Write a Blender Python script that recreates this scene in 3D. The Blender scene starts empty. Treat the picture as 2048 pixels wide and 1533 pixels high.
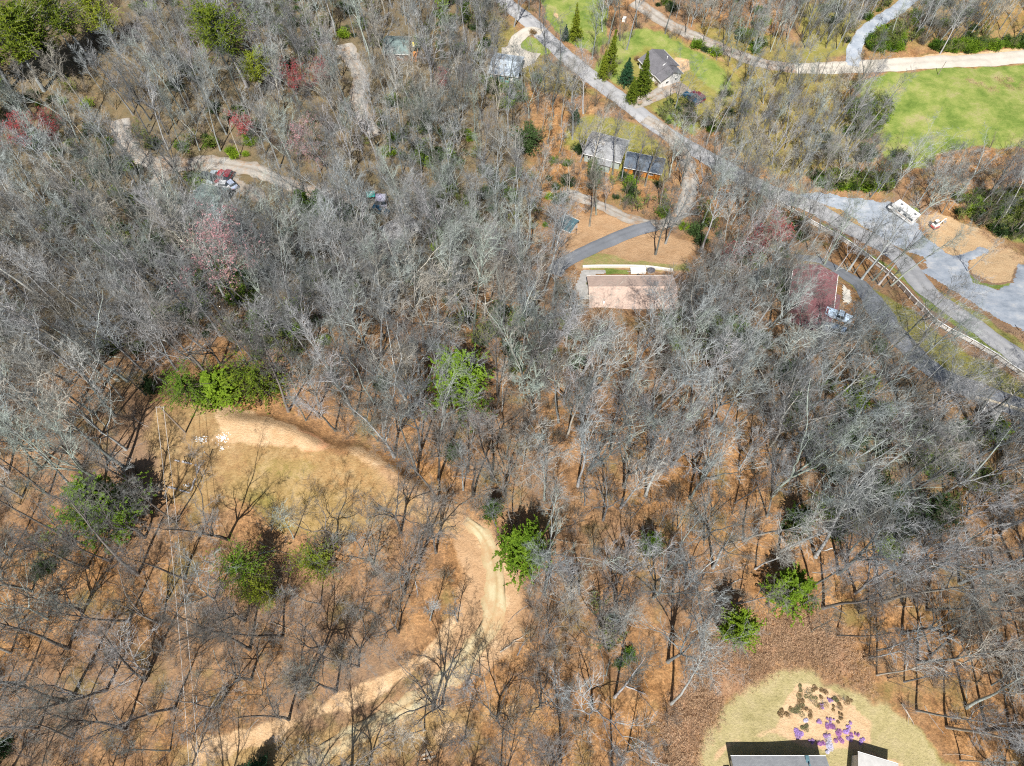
import bpy, math, random
import numpy as np
from mathutils import Vector, Matrix
R = math.radians
rng = np.random.default_rng(11)
random.seed(11)
sc = bpy.context.scene
COL = sc.collection

# ------------------------------------------------------------------ camera
CAM_H, TILT, FPX = 112.0, R(28.6), 1400.0
cd = bpy.data.cameras.new('camera'); cam = bpy.data.objects.new('camera', cd); COL.objects.link(cam)
cam.location = (0, 0, CAM_H); cam.rotation_euler = (TILT, 0, 0)
cd.sensor_width = 36; cd.lens = 36 * FPX / 2048; cd.clip_start = 1; cd.clip_end = 6000
sc.camera = cam
# ------------------------------------------------------------------ sky and sun
SUN_EL, SUN_AZ = R(56), R(188)          # compass azimuth, clockwise from +Y
w = bpy.data.worlds.new('World'); sc.world = w; w.use_nodes = True
nt = w.node_tree; bgn = nt.nodes['Background']
sky = nt.nodes.new('ShaderNodeTexSky'); sky.sky_type = 'NISHITA'; sky.sun_disc = False
sky.sun_elevation = SUN_EL; sky.sun_rotation = SUN_AZ; sky.air_density = 1.0
nt.links.new(sky.outputs[0], bgn.inputs[0]); bgn.inputs[1].default_value = 0.062
sl = bpy.data.lights.new('sun', 'SUN'); sl.energy = 5.0; sl.angle = R(0.5); sl.color = (1.0, 0.965, 0.91)
sun = bpy.data.objects.new('sun', sl); COL.objects.link(sun)
sv = Vector((math.sin(SUN_AZ) * math.cos(SUN_EL), math.cos(SUN_AZ) * math.cos(SUN_EL), math.sin(SUN_EL)))
sun.rotation_euler = (-sv).to_track_quat('-Z', 'Y').to_euler(); sun.location = (0, -40, 160)
sc.view_settings.view_transform = 'Standard'; sc.view_settings.look = 'None'
sc.view_settings.exposure = 0.62; sc.view_settings.gamma = 1.0
sc.render.engine = 'CYCLES'
sc.cycles.use_denoising = False
sc.cycles.pixel_filter_type = 'BLACKMAN_HARRIS'; sc.cycles.filter_width = 1.15
sc.cycles.max_bounces = 4; sc.cycles.diffuse_bounces = 2; sc.cycles.glossy_bounces = 2
sc.cycles.transmission_bounces = 2; sc.cycles.transparent_max_bounces = 4
sc.cycles.caustics_reflective = False; sc.cycles.caustics_refractive = False

# ------------------------------------------------------------------ terrain
def sstep(a, b, x):
    t = np.clip((x - a) / (b - a), 0, 1); return t * t * (3 - 2 * t)
BANK = [(-52, 53.5), (-44, 52.5), (-38, 50.5), (-34, 48), (-27, 46.5), (-20, 43), (-14, 38), (-8, 33)]
def bank_y(x):
    return np.interp(x, [p[0] for p in BANK], [p[1] for p in BANK])
def H(x, y):
    x = np.asarray(x, float); y = np.asarray(y, float)
    z = -25 * sstep(48, 135, y)
    z = z + 13 * sstep(-10, -130, x) * sstep(70, 180, y)
    z = z - 4 * sstep(20, 110, x) * sstep(10, 70, y)
    z = z + 1.0 * np.sin(x * .043 + 1) * np.sin(y * .051 + .4) + .45 * np.sin(x * .11 + y * .07)
    z = z + .12 * np.sin(x * .53 + 2 * np.sin(y * .21)) * np.sin(y * .47)
    inx = sstep(-56, -48, x) * (1 - sstep(-14, -6, x))
    z = z - 2.6 * sstep(.3, 4.5, y - bank_y(x)) * inx * (1 - sstep(75, 100, y))
    return z
def h1(x, y): return float(H(x, y))
CT, ST = math.cos(TILT), math.sin(TILT)
def ray(px, py):
    a, b, c = (px - 1024) / FPX, -(py - 766.5) / FPX, -1.0
    return np.array([a, b * CT - c * ST, b * ST + c * CT])
def G(px, py, up=0.0):
    """point of the terrain (raised by up) seen at a pixel of the 2048 px survey; returns x, y, ground z"""
    d = ray(px, py); t = (CAM_H - up + 10) / -d[2] * .5
    step = 4.0
    while CAM_H + d[2] * t > h1(d[0] * t, d[1] * t) + up and t < 900: t += step
    lo, hi = t - step, t
    for _ in range(18):
        m = (lo + hi) / 2
        if CAM_H + d[2] * m > h1(d[0] * m, d[1] * m) + up: lo = m
        else: hi = m
    x, y = d[0] * hi, d[1] * hi
    return (x, y, h1(x, y))
def proj(x, y, z):
    dz = z - CAM_H
    cy = y * CT + dz * ST; cz = -y * ST + dz * CT
    return (1024 + FPX * x / -cz, 766.5 - FPX * cy / -cz)
def W(pts, up=0.0): return [G(a, b, up)[:2] for a, b in pts]

# ------------------------------------------------------------------ object helpers
def tag(o, label=None, cat=None, group=None, kind=None):
    if label: o['label'] = label
    if cat: o['category'] = cat
    if group: o['group'] = group
    if kind: o['kind'] = kind
    return o
def thing(name, label, cat, loc, rz=0, group=None):
    o = bpy.data.objects.new(name, None); COL.objects.link(o); o.empty_display_size = .5
    o.location = loc; o.rotation_euler = (0, 0, rz)
    return tag(o, label, cat, group)
def mesh_np(name, V, F, mats, mi=None, smooth=False):
    """V (n,3); F list of (k,m) index arrays"""
    me = bpy.data.meshes.new(name)
    V = np.asarray(V, np.float32); me.vertices.add(len(V)); me.vertices.foreach_set('co', V.ravel())
    loops = np.concatenate([f.ravel() for f in F]).astype(np.int32)
    tot = np.concatenate([np.full(len(f), f.shape[1]) for f in F]).astype(np.int32)
    st = np.concatenate([[0], np.cumsum(tot)[:-1]]).astype(np.int32)
    me.loops.add(len(loops)); me.loops.foreach_set('vertex_index', loops)
    me.polygons.add(len(tot)); me.polygons.foreach_set('loop_start', st); me.polygons.foreach_set('loop_total', tot)
    for m in mats: me.materials.append(m)
    if mi is not None: me.polygons.foreach_set('material_index', np.asarray(mi, np.int32))
    me.polygons.foreach_set('use_smooth', np.full(len(tot), bool(smooth)))
    me.update(calc_edges=True); me.validate()
    return me
def link(name, me, parent=None, loc=None, rz=None):
    o = bpy.data.objects.new(name, me); COL.objects.link(o)
    if parent: o.parent = parent
    if loc is not None: o.location = loc
    if rz is not None: o.rotation_euler = (0, 0, rz)
    return o
class MB:
    def __init__(s): s.v = []; s.f = []; s.smooth = False
    def add(s, vs, fs):
        n = len(s.v); s.v += [tuple(v) for v in vs]; s.f += [tuple(n + i for i in f) for f in fs]; return s
    def box(s, x0, x1, y0, y1, z0, z1, tx=0, ty=0):
        return s.add([(x0, y0, z0), (x1, y0, z0), (x1, y1, z0), (x0, y1, z0),
                      (x0 + tx, y0 + ty, z1), (x1 - tx, y0 + ty, z1), (x1 - tx, y1 - ty, z1), (x0 + tx, y1 - ty, z1)],
                     [(0, 3, 2, 1), (4, 5, 6, 7), (0, 1, 5, 4), (1, 2, 6, 5), (2, 3, 7, 6), (3, 0, 4, 7)])
    def prism_xz(s, prof, y0, y1, inset=0, zin=1e9):
        """side outline (x,z) run across y"""
        n = len(prof)
        a = [(x, y0 + (inset if z > zin else 0), z) for x, z in prof]; b = [(x, y1 - (inset if z > zin else 0), z) for x, z in prof]
        return s.add(a + b, [tuple(range(n)), tuple(range(2 * n - 1, n - 1, -1))] + [(i, i + n, (i + 1) % n + n, (i + 1) % n) for i in range(n)])
    def prism_yz(s, prof, x0, x1):
        n = len(prof)
        a = [(x0, y, z) for y, z in prof]; b = [(x1, y, z) for y, z in prof]
        return s.add(a + b, [tuple(range(n - 1, -1, -1)), tuple(range(n, 2 * n))] + [(i, (i + 1) % n, (i + 1) % n + n, i + n) for i in range(n)])
    def prism_xy(s, pts, z0, z1):
        n = len(pts)
        a = [(x, y, z0) for x, y in pts]; b = [(x, y, z1) for x, y in pts]
        return s.add(a + b, [tuple(range(n - 1, -1, -1)), tuple(range(n, 2 * n))] + [(i, (i + 1) % n, (i + 1) % n + n, i + n) for i in range(n)])
    def tube(s, p, q, r0, r1=None, n=8):
        r1 = r0 if r1 is None else r1
        p, q = Vector(p), Vector(q); d = (q - p).normalized()
        u = d.cross(Vector((0, 0, 1)) if abs(d.z) < .9 else Vector((1, 0, 0))).normalized(); v = d.cross(u)
        vs = []
        for c, r in ((p, r0), (q, r1)):
            for i in range(n):
                a = 2 * math.pi * i / n; vs.append(c + u * math.cos(a) * r + v * math.sin(a) * r)
        return s.add(vs, [tuple(range(n)), tuple(range(2 * n - 1, n - 1, -1))] + [(i, i + n, (i + 1) % n + n, (i + 1) % n) for i in range(n)])
    def wheel(s, x, y, z, r, wd, n=14): return s.tube((x, y - wd / 2, z), (x, y + wd / 2, z), r, r, n)
    def build(s, name, mat, parent=None, bevel=0, smooth=False):
        me = bpy.data.meshes.new(name); me.from_pydata(s.v, [], s.f); me.materials.append(mat)
        me.update()
        import bmesh
        bm = bmesh.new(); bm.from_mesh(me); bmesh.ops.recalc_face_normals(bm, faces=bm.faces)
        if bevel:
            bmesh.ops.bevel(bm, geom=bm.edges[:], offset=bevel, segments=2, affect='EDGES', clamp_overlap=True)
        bm.to_mesh(me); bm.free()
        if smooth: me.polygons.foreach_set('use_smooth', np.full(len(me.polygons), True))
        return link(name, me, parent)

# ------------------------------------------------------------------ materials
MATS = {}
def nodes(m):
    m.use_nodes = True; t = m.node_tree; return t, t.nodes['Principled BSDF']
def N(t, typ, **kw):
    n = t.nodes.new(typ)
    for k, v in kw.items():
        if k in n.inputs.keys(): n.inputs[k].default_value = v
        else: setattr(n, k, v)
    return n
def ramp(t, fac, stops):
    r = t.nodes.new('ShaderNodeValToRGB'); el = r.color_ramp.elements
    while len(el) < len(stops): el.new(.5)
    for e, (p, c) in zip(el, stops): e.position = p; e.color = (*c, 1) if len(c) == 3 else c
    if fac is not None: t.links.new(fac, r.inputs[0])
    return r
def mixc(t, fac, a, b, bt='MIX'):
    m = t.nodes.new('ShaderNodeMix'); m.data_type = 'RGBA'; m.blend_type = bt
    for s, v in ((0, fac), (6, a), (7, b)):
        if hasattr(v, 'node'): t.links.new(v, m.inputs[s])
        else: m.inputs[s].default_value = v if s == 0 else (*v, 1)
    return m.outputs[2]
def simple(name, c, rough=.7, metal=0, var=.15, scale=3.0, spec=.3, bump=0):
    if name in MATS: return MATS[name]
    m = bpy.data.materials.new(name); t, b = nodes(m)
    tc = N(t, 'ShaderNodeTexCoord'); n = N(t, 'ShaderNodeTexNoise', Scale=scale, Detail=6.0, Roughness=.65)
    t.links.new(tc.outputs['Object'], n.inputs['Vector'])
    r = ramp(t, n.outputs['Fac'], [(.3, tuple(x * (1 - var) for x in c)), (.7, tuple(min(1, x * (1 + var)) for x in c))])
    t.links.new(r.outputs[0], b.inputs['Base Color'])
    b.inputs['Roughness'].default_value = rough; b.inputs['Metallic'].default_value = metal
    b.inputs['Specular IOR Level'].default_value = spec
    if bump:
        bp = N(t, 'ShaderNodeBump', Strength=bump, Distance=.05); t.links.new(n.outputs['Fac'], bp.inputs['Height']); t.links.new(bp.outputs[0], b.inputs['Normal'])
    MATS[name] = m; return m
def shingle(name, c, var=.25, sx=2.5, metal_ribs=False):
    m = bpy.data.materials.new(name); t, b = nodes(m)
    tc = N(t, 'ShaderNodeTexCoord'); n = N(t, 'ShaderNodeTexNoise', Scale=.6, Detail=8.0, Roughness=.7)
    t.links.new(tc.outputs['Object'], n.inputs['Vector'])
    base = ramp(t, n.outputs['Fac'], [(.3, tuple(x * (1 - var) for x in c)), (.72, tuple(x * (1 + var * .6) for x in c))]).outputs[0]
    if metal_ribs:
        wv = N(t, 'ShaderNodeTexWave', wave_type='BANDS', bands_direction='X'); wv.inputs['Scale'].default_value = .65
        t.links.new(tc.outputs['Object'], wv.inputs['Vector'])
        rr = ramp(t, wv.outputs['Fac'], [(.0, (.72, .72, .72)), (.16, (1, 1, 1))])
        out = mixc(t, 1.0, base, rr.outputs[0], 'MULTIPLY'); b.inputs['Roughness'].default_value = .5
    else:
        br = N(t, 'ShaderNodeTexBrick'); br.inputs['Scale'].default_value = 1.6; br.inputs['Mortar Size'].default_value = .015
        br.inputs['Color1'].default_value = (1, 1, 1, 1); br.inputs['Color2'].default_value = (.78, .78, .8, 1); br.inputs['Mortar'].default_value = (.5, .5, .5, 1)
        t.links.new(tc.outputs['Object'], br.inputs['Vector'])
        out = mixc(t, .8, base, br.outputs['Color'], 'MULTIPLY'); b.inputs['Roughness'].default_value = .85
    b.inputs['Specular IOR Level'].default_value = .2
    t.links.new(out, b.inputs['Base Color']); MATS[name] = m; return m
def siding(name, c):
    m = bpy.data.materials.new(name); t, b = nodes(m)
    tc = N(t, 'ShaderNodeTexCoord'); wv = N(t, 'ShaderNodeTexWave', wave_type='BANDS', bands_direction='Z'); wv.inputs['Scale'].default_value = 1.6
    wv.inputs['Distortion'].default_value = .2
    t.links.new(tc.outputs['Object'], wv.inputs['Vector'])
    r = ramp(t, wv.outputs['Fac'], [(.0, tuple(x * .7 for x in c)), (.2, c), (1, c)])
    t.links.new(r.outputs[0], b.inputs['Base Color']); b.inputs['Roughness'].default_value = .6
    MATS[name] = m; return m
def bark(name, dark, light, scale=2.0, tints=None):
    m = bpy.data.materials.new(name); t, b = nodes(m)
    tc = N(t, 'ShaderNodeTexCoord'); n = N(t, 'ShaderNodeTexNoise', Scale=scale, Detail=7.0, Roughness=.7)
    mp = N(t, 'ShaderNodeMapping'); mp.inputs['Scale'].default_value = (1, 1, .35)
    t.links.new(tc.outputs['Object'], mp.inputs['Vector']); t.links.new(mp.outputs[0], n.inputs['Vector'])
    oi = N(t, 'ShaderNodeObjectInfo')
    ad = N(t, 'ShaderNodeMath', operation='MULTIPLY_ADD'); ad.inputs[1].default_value = .55; ad.inputs[2].default_value = -.25
    t.links.new(oi.outputs['Random'], ad.inputs[0])
    s = N(t, 'ShaderNodeMath', operation='ADD'); t.links.new(n.outputs['Fac'], s.inputs[0]); t.links.new(ad.outputs[0], s.inputs[1])
    r = ramp(t, s.outputs[0], [(.25, dark), (.75, light)])
    out = r.outputs[0]
    if tints:                       # each tree has its own cast: grey, lichen green, purplish, brown
        ml = N(t, 'ShaderNodeMath', operation='MULTIPLY'); ml.inputs[1].default_value = 7.31; t.links.new(oi.outputs['Random'], ml.inputs[0]); fr = N(t, 'ShaderNodeMath', operation='FRACT'); t.links.new(ml.outputs[0], fr.inputs[0])
        out = mixc(t, 1.0, out, ramp(t, fr.outputs[0], [(i / (len(tints) - 1), c) for i, c in enumerate(tints)]).outputs[0], 'MULTIPLY')
    t.links.new(out, b.inputs['Base Color']); b.inputs['Roughness'].default_value = .9; b.inputs['Specular IOR Level'].default_value = .15
    MATS[name] = m; return m
def foliage(name, dark, light, scale=.9):
    m = bpy.data.materials.new(name); t, b = nodes(m)
    tc = N(t, 'ShaderNodeTexCoord'); n = N(t, 'ShaderNodeTexNoise', Scale=scale, Detail=5.0, Roughness=.75)
    t.links.new(tc.outputs['Object'], n.inputs['Vector'])
    oi = N(t, 'ShaderNodeObjectInfo')
    ad = N(t, 'ShaderNodeMath', operation='MULTIPLY_ADD'); ad.inputs[1].default_value = .3; ad.inputs[2].default_value = -.15
    t.links.new(oi.outputs['Random'], ad.inputs[0])
    s = N(t, 'ShaderNodeMath', operation='ADD'); t.links.new(n.outputs['Fac'], s.inputs[0]); t.links.new(ad.outputs[0], s.inputs[1])
    r = ramp(t, s.outputs[0], [(.3, dark), (.68, light)])
    t.links.new(r.outputs[0], b.inputs['Base Color']); b.inputs['Roughness'].default_value = .7; b.inputs['Specular IOR Level'].default_value = .2
    tr = N(t, 'ShaderNodeBsdfTranslucent'); t.links.new(r.outputs[0], tr.inputs[0])
    mx = N(t, 'ShaderNodeMixShader'); mx.inputs[0].default_value = .3
    t.links.new(b.outputs[0], mx.inputs[1]); t.links.new(tr.outputs[0], mx.inputs[2])
    t.links.new(mx.outputs[0], t.nodes['Material Output'].inputs[0]); MATS[name] = m; return m

TINTS = [(.95, 1, 1.03), (.92, 1.04, .9), (1.08, 1.08, 1.08), (1.0, .95, .97), (.8, .84, .86), (1.12, 1.0, .84), (.95, 1.02, 1.05)]
BARK = bark('grey_bark', (.12, .125, .122), (.44, .45, .445), tints=TINTS)
TWIG = bark("twig_bark", (.088, .092, .09), (.25, .255, .25), .4, tints=TINTS)
BROWN = bark('brown_twig', (.12, .10, .082), (.30, .26, .22), .5, tints=TINTS)
REDT = bark('red_twig', (.26, .14, .14), (.50, .34, .34), .5)
PINKB = foliage('pink_bud', (.36, .17, .18), (.56, .33, .34))
REDB = foliage('red_bud', (.26, .03, .035), (.50, .10, .10))
DBARK = bark('dark_bark', (.05, .04, .033), (.13, .105, .085))
LIMED = foliage('hemlock_bright', (.065, .14, .012), (.235, .37, .03), 1.6)
PINE = foliage('pine_green', (.08, .13, .012), (.31, .36, .03))
HEML = foliage('hemlock_green', (.04, .095, .01), (.16, .26, .022))
LIME = foliage('lime_green', (.10, .18, .012), (.28, .40, .03))
BLUEG = foliage('blue_green', (.015, .055, .03), (.05, .14, .06))
LAUREL = foliage('laurel_green', (.02, .045, .015), (.07, .12, .035), .5)
TANT = bark('tan_twig', (.30, .20, .13), (.52, .37, .26), .6)
OAKB = bark('oak_bark', (.06, .052, .045), (.22, .20, .18))
BUDG = foliage('bud_green', (.12, .16, .03), (.24, .28, .06))

# ------------------------------------------------------------------ zones of the ground, as real outlines on the terrain
Z = {}
def zone(kind, pts, soft=1.5, amt=1.0): Z.setdefault(kind, []).append((W(pts), soft, amt))
zone('straw', [(300, 800), (420, 800), (520, 840), (620, 885), (720, 900), (800, 960), (860, 1010), (960, 1075), (880, 1080), (800, 1040), (700, 1100), (600, 1060), (520, 1000), (400, 1040), (330, 990), (280, 880)], 3, .62)
zone('pale', [(425, 795), (500, 820), (590, 852), (640, 885), (600, 897), (520, 890), (440, 850)], 2, .95)
zone('pale', [(395, 868), (470, 868), (470, 900), (395, 895)], 2, .5)
zone('pale', [(560, 850), (640, 880), (710, 892), (790, 945), (800, 965), (700, 915), (600, 893)], 1.5, .6)
zone('orange', [(545, 845), (600, 862), (620, 890), (560, 892), (530, 870)], 1.5, .85)
zone('orange', [(415, 788), (450, 792), (480, 815), (430, 815)], 1.2, .6)
zone('orange', [(500, 838), (560, 842), (610, 862), (650, 884), (690, 893), (640, 900), (540, 893), (500, 870)], 1.2, 1)
zone('olive', [(470, 905), (560, 912), (640, 930), (600, 975), (500, 960)], 4, .8)
zone('grass', [(1640, 445), (1790, 545), (1850, 612), (1960, 690), (2060, 755), (2060, 735), (1960, 668), (1880, 608), (1800, 545), (1690, 470)], 1, .7)
zone('olive', [(430, 935), (560, 925), (700, 985), (760, 1040), (700, 1100), (560, 1060), (450, 1010)], 4, .6)
zone('litterlight', [(760, 915), (850, 975), (920, 1015), (985, 1055), (1036, 1125), (1054, 1195), (1038, 1270), (985, 1335), (900, 1405), (800, 1455), (700, 1510), (600, 1560), (520, 1540), (680, 1440), (800, 1385), (880, 1300), (915, 1225), (925, 1140), (890, 1080), (820, 1040), (740, 990)], 3, .95)
zone('pale', [(905, 1035), (945, 1050), (985, 1090), (1012, 1140), (1020, 1200), (1008, 1250), (985, 1240), (998, 1180), (985, 1120), (950, 1080)], 2, .8)
zone('pale', [(1012, 1240), (985, 1310), (915, 1375), (840, 1425), (770, 1458), (770, 1440), (850, 1390), (920, 1330), (975, 1260)], 2, .6)
zone('pale', [(700, 890), (790, 928), (850, 985), (905, 1015), (960, 1045), (930, 1050), (850, 1010), (790, 955), (720, 915)], 1.6, .65)
zone('pale', [(900, 1235), (925, 1215), (900, 1290), (830, 1350), (740, 1410), (620, 1450), (530, 1490), (400, 1520), (380, 1490), (520, 1460), (640, 1405), (760, 1355), (850, 1300)], 1.6, .9)
zone('straw', [(350, 1490), (480, 1470), (640, 1440), (800, 1400), (960, 1400), (1060, 1400), (1040, 1430), (900, 1480), (780, 1533), (700, 1600), (300, 1600)], 4, .7)
zone('pale', [(870, 1465), (960, 1428), (1050, 1398), (1050, 1412), (960, 1450), (880, 1480)], 1.5, .7)
zone('lawn', [(1388, 1545), (1408, 1470), (1440, 1420), (1500, 1372), (1572, 1335), (1630, 1340), (1655, 1365), (1700, 1362), (1740, 1395), (1800, 1430), (1850, 1475), (1900, 1533), (1960, 1640), (1370, 1640)], 3.2, 1)
zone('olive', [(1790, 1425), (1850, 1470), (1920, 1540), (1860, 1545), (1800, 1490), (1750, 1440)], 2, .8)
zone('sand', [(1572, 1400), (1600, 1372), (1650, 1370), (1700, 1400), (1745, 1440), (1750, 1490), (1720, 1500), (1600, 1495), (1560, 1480), (1540, 1470), (1490, 1478), (1450, 1500), (1430, 1530), (1420, 1525), (1450, 1488), (1500, 1468), (1550, 1455)], .8, .95)
zone('sand', [(1700, 1490), (1750, 1500), (1800, 1525), (1830, 1560), (1770, 1560), (1690, 1500)], 1, .8)
zone('grass', [(1425, 1545), (1450, 1505), (1470, 1500), (1640, 1495), (1680, 1490), (1680, 1580), (1440, 1600)], .7, .7)
zone('brush', [(1350, 1390), (1420, 1290), (1500, 1250), (1600, 1215), (1680, 1270), (1720, 1350), (1700, 1365), (1640, 1335), (1570, 1330), (1490, 1370), (1430, 1420), (1400, 1470), (1385, 1560), (1330, 1560), (1330, 1450)], 3, .8)
zone('pale', [(470, 835), (560, 845), (640, 885), (600, 900), (500, 895), (450, 870)], 2, .9)
# fields and yards
zone('duff', [(-500, -200), (980, -200), (1060, 150), (1120, 420), (1000, 560), (760, 640), (520, 640), (300, 700), (150, 760), (-500, 820)], 18, .68)
zone('duff', [(1340, 560), (1560, 640), (1780, 720), (2300, 900), (2300, 1150), (1700, 1020), (1500, 900), (1300, 700)], 12, .5)
zone('olive', [(1380, 40), (1560, 60), (1700, 150), (1760, 330), (1560, 370), (1440, 300), (1420, 160)], 8, .62)
zone('olive', [(1560, -120), (2300, -160), (2300, 90), (1750, 110), (1580, 90)], 8, .5)
zone('grass', [(1700, 165), (1780, 148), (1900, 135), (2060, 128), (2200, 120), (2200, 360), (2060, 300), (1980, 292), (1900, 300), (1850, 335), (1790, 350), (1760, 300), (1740, 230)], 3, 1)
zone('grass', [(1078, -30), (1200, -30), (1215, 60), (1200, 110), (1150, 90), (1110, 60), (1088, 30)], 2, 1)
zone('grass', [(1215, 95), (1240, 60), (1290, 55), (1370, 85), (1440, 125), (1470, 170), (1450, 200), (1400, 165), (1350, 110), (1290, 95), (1255, 130), (1235, 190), (1290, 200), (1320, 240), (1390, 270), (1400, 230), (1340, 215), (1280, 210), (1250, 190), (1190, 140)], 3, .8)
zone('olive', [(1200, 90), (1260, 60), (1340, 60), (1440, 110), (1500, 160), (1440, 260), (1380, 270), (1300, 230), (1220, 170)], 5, .7)
zone('grass', [(1030, 85), (1060, 75), (1100, 90), (1100, 112), (1060, 110), (1045, 105)], 1, .9)
zone('olive', [(980, 20), (1060, 70), (1150, 150), (1200, 190), (1130, 200), (1040, 170), (960, 60)], 4, .6)
zone('olive', [(1140, 235), (1200, 225), (1280, 250), (1330, 290), (1350, 330), (1330, 370), (1260, 350), (1180, 320), (1130, 290)], 4, .8)
zone('orange', [(1170, 350), (1290, 350), (1360, 390), (1330, 430), (1240, 410), (1180, 390)], 3, .3)
zone('litterlight', [(1140, 420), (1260, 440), (1330, 460), (1390, 490), (1380, 545), (1160, 545), (1110, 500), (1120, 440)], 3, .8)
zone('grass', [(1155, 512), (1190, 505), (1260, 520), (1380, 525), (1380, 542), (1160, 540)], 1.5, .6)
zone('grass', [(1212, 539), (1258, 539), (1258, 549), (1212, 549)], .4, 1)
zone('olive', [(1590, 0), (1700, 0), (1730, 40), (1700, 110), (1640, 135), (1600, 120)], 4, .7)
zone('pale', [(1800, 115), (1900, 105), (2060, 90), (2060, 108), (1900, 122), (1800, 124)], .8, .8)
zone('straw', [(1320, 70), (1440, 110), (1470, 135), (1440, 125), (1340, 85), (1270, 45)], 1.2, .8)
zone('pale', [(1350, 115), (1378, 120), (1382, 140), (1362, 150), (1345, 130)], 1, .8)
zone('pale', [(1108, 25), (1116, 28), (1128, 44), (1120, 48), (1108, 35)], .8, .8)
zone('straw', [(1900, 155), (2060, 150), (2060, 185), (1980, 185), (1910, 175)], 3, .8)
# valley by the parking lot
zone('tan', [(1838, 435), (1870, 425), (1920, 445), (1960, 460), (2000, 485), (2060, 520), (2060, 545), (1980, 515), (1905, 515), (1860, 480)], 1.2, 1)
zone('straw', [(1960, 460), (2000, 478), (2060, 510), (2060, 530), (1990, 500)], 1.5, .7)
zone('grass', [(1920, 400), (1990, 380), (2060, 400), (2060, 490), (2000, 475), (1950, 440)], 3, .7)
zone('grass', [(1800, 405), (1835, 420), (1840, 440), (1815, 428)], 1, .9)
zone('straw', [(1640, 405), (1700, 420), (1760, 455), (1860, 505), (1855, 518), (1760, 480), (1670, 435)], 1.2, .8)
zone('olive', [(1700, 430), (1780, 460), (1860, 508), (1850, 515), (1760, 475)], 1.5, .7)
zone('grass', [(1835, 555), (1880, 600), (1950, 650), (2060, 725), (2060, 700), (1980, 640), (1900, 590)], 1.2, .6)
zone('straw', [(1850, 560), (1900, 595), (1980, 645), (2060, 692), (2060, 715), (1960, 655), (1880, 605)], 1.2, .8)
zone('olive', [(1690, 560), (1760, 585), (1830, 620), (1890, 675), (1960, 715), (2060, 780), (2060, 815), (1960, 775), (1880, 745), (1800, 660), (1720, 590)], 3, .95)
zone('grass', [(1900, 700), (2060, 785), (2060, 800), (1960, 765)], 3, .5)
zone('olive', [(1590, 490), (1680, 540), (1740, 575), (1720, 590), (1660, 550), (1580, 510)], 2, .5)
zone('grass', [(1670, 545), (1720, 575), (1760, 610), (1745, 612), (1700, 575)], .8, .6)
zone('grass', [(1863, 538), (1893, 533), (1908, 548), (1908, 560), (1880, 555)], .8, .9)
zone('grass', [(1935, 545), (1960, 565), (2000, 572), (2020, 568), (2010, 578), (1960, 578), (1935, 560)], .5, .9)
zone('tan', [(1942, 520), (1990, 512), (2030, 520), (2035, 535), (2020, 562), (1985, 566), (1945, 548), (1937, 532)], .4, 1)

def seg_dist(X, Y, poly, closed=True):
    d = np.full(X.shape, 1e9); n = len(poly)
    for i in range(n if closed else n - 1):
        (ax, ay), (bx, by) = poly[i], poly[(i + 1) % n]
        dx, dy = bx - ax, by - ay; L = dx * dx + dy * dy + 1e-9
        t = np.clip(((X - ax) * dx + (Y - ay) * dy) / L, 0, 1)
        d = np.minimum(d, np.hypot(X - ax - t * dx, Y - ay - t * dy))
    return d
def inside(X, Y, poly):
    c = np.zeros(X.shape, bool); n = len(poly)
    for i in range(n):
        (ax, ay), (bx, by) = poly[i], poly[(i + 1) % n]
        k = ((ay > Y) != (by > Y)); 
        with np.errstate(divide='ignore', invalid='ignore'):
            c ^= k & (X < (bx - ax) * (Y - ay) / (by - ay + 1e-12) + ax)
    return c
def vnoise(X, Y, s, seed):
    g = np.random.default_rng(seed).random((256, 256))
    x, y = X / s, Y / s; xi, yi = np.floor(x).astype(int), np.floor(y).astype(int); fx, fy = x - xi, y - yi
    fx, fy = fx * fx * (3 - 2 * fx), fy * fy * (3 - 2 * fy); A = lambda i, j: g[i & 255, j & 255]
    return (A(xi, yi) * (1 - fx) + A(xi + 1, yi) * fx) * (1 - fy) + (A(xi, yi + 1) * (1 - fx) + A(xi + 1, yi + 1) * fx) * fy

# ------------------------------------------------------------------ ground sheet
def axis(lo, hi, st, far):
    a = np.arange(lo, hi + st / 2, st); k = np.cumsum(st * 1.35 ** np.arange(1, 20)); k = k[k < far]
    return np.concatenate([(lo - k)[::-1], a, hi + k])
gx, gy = axis(-195, 195, .6, 1800), axis(-30, 262, .6, 1800)
X, Y = np.meshgrid(gx, gy, indexing='ij')
ZZ = H(X, Y)
nn = (vnoise(X, Y, 5, 1) - .5) * 3 + (vnoise(X, Y, 1.7, 2) - .5) * 1.8
GREEN_EXTRA = sstep(.60, .72, vnoise(X, Y, 17, 5))
attrs = {}
for k, L in Z.items():
    m = np.zeros(X.shape)
    for poly, soft, amt in L:
        xs = [p[0] for p in poly]; ys = [p[1] for p in poly]
        bb = (X > min(xs) - 8) & (X < max(xs) + 8) & (Y > min(ys) - 8) & (Y < max(ys) + 8)
        sx, sy = X[bb], Y[bb]
        d = seg_dist(sx, sy, poly); sd = np.where(inside(sx, sy, poly), d, -d)
        kk = min(1, soft / 1.5)
        v = sstep(-soft * .6, soft * .6, sd + nn[bb] * kk * .7) * amt
        m[bb] = np.maximum(m[bb], v)
    attrs[k] = m
nx, ny = X.shape
idx = np.arange(nx * ny).reshape(nx, ny)
F = np.stack([idx[:-1, :-1], idx[1:, :-1], idx[1:, 1:], idx[:-1, 1:]], -1).reshape(-1, 4)
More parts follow.
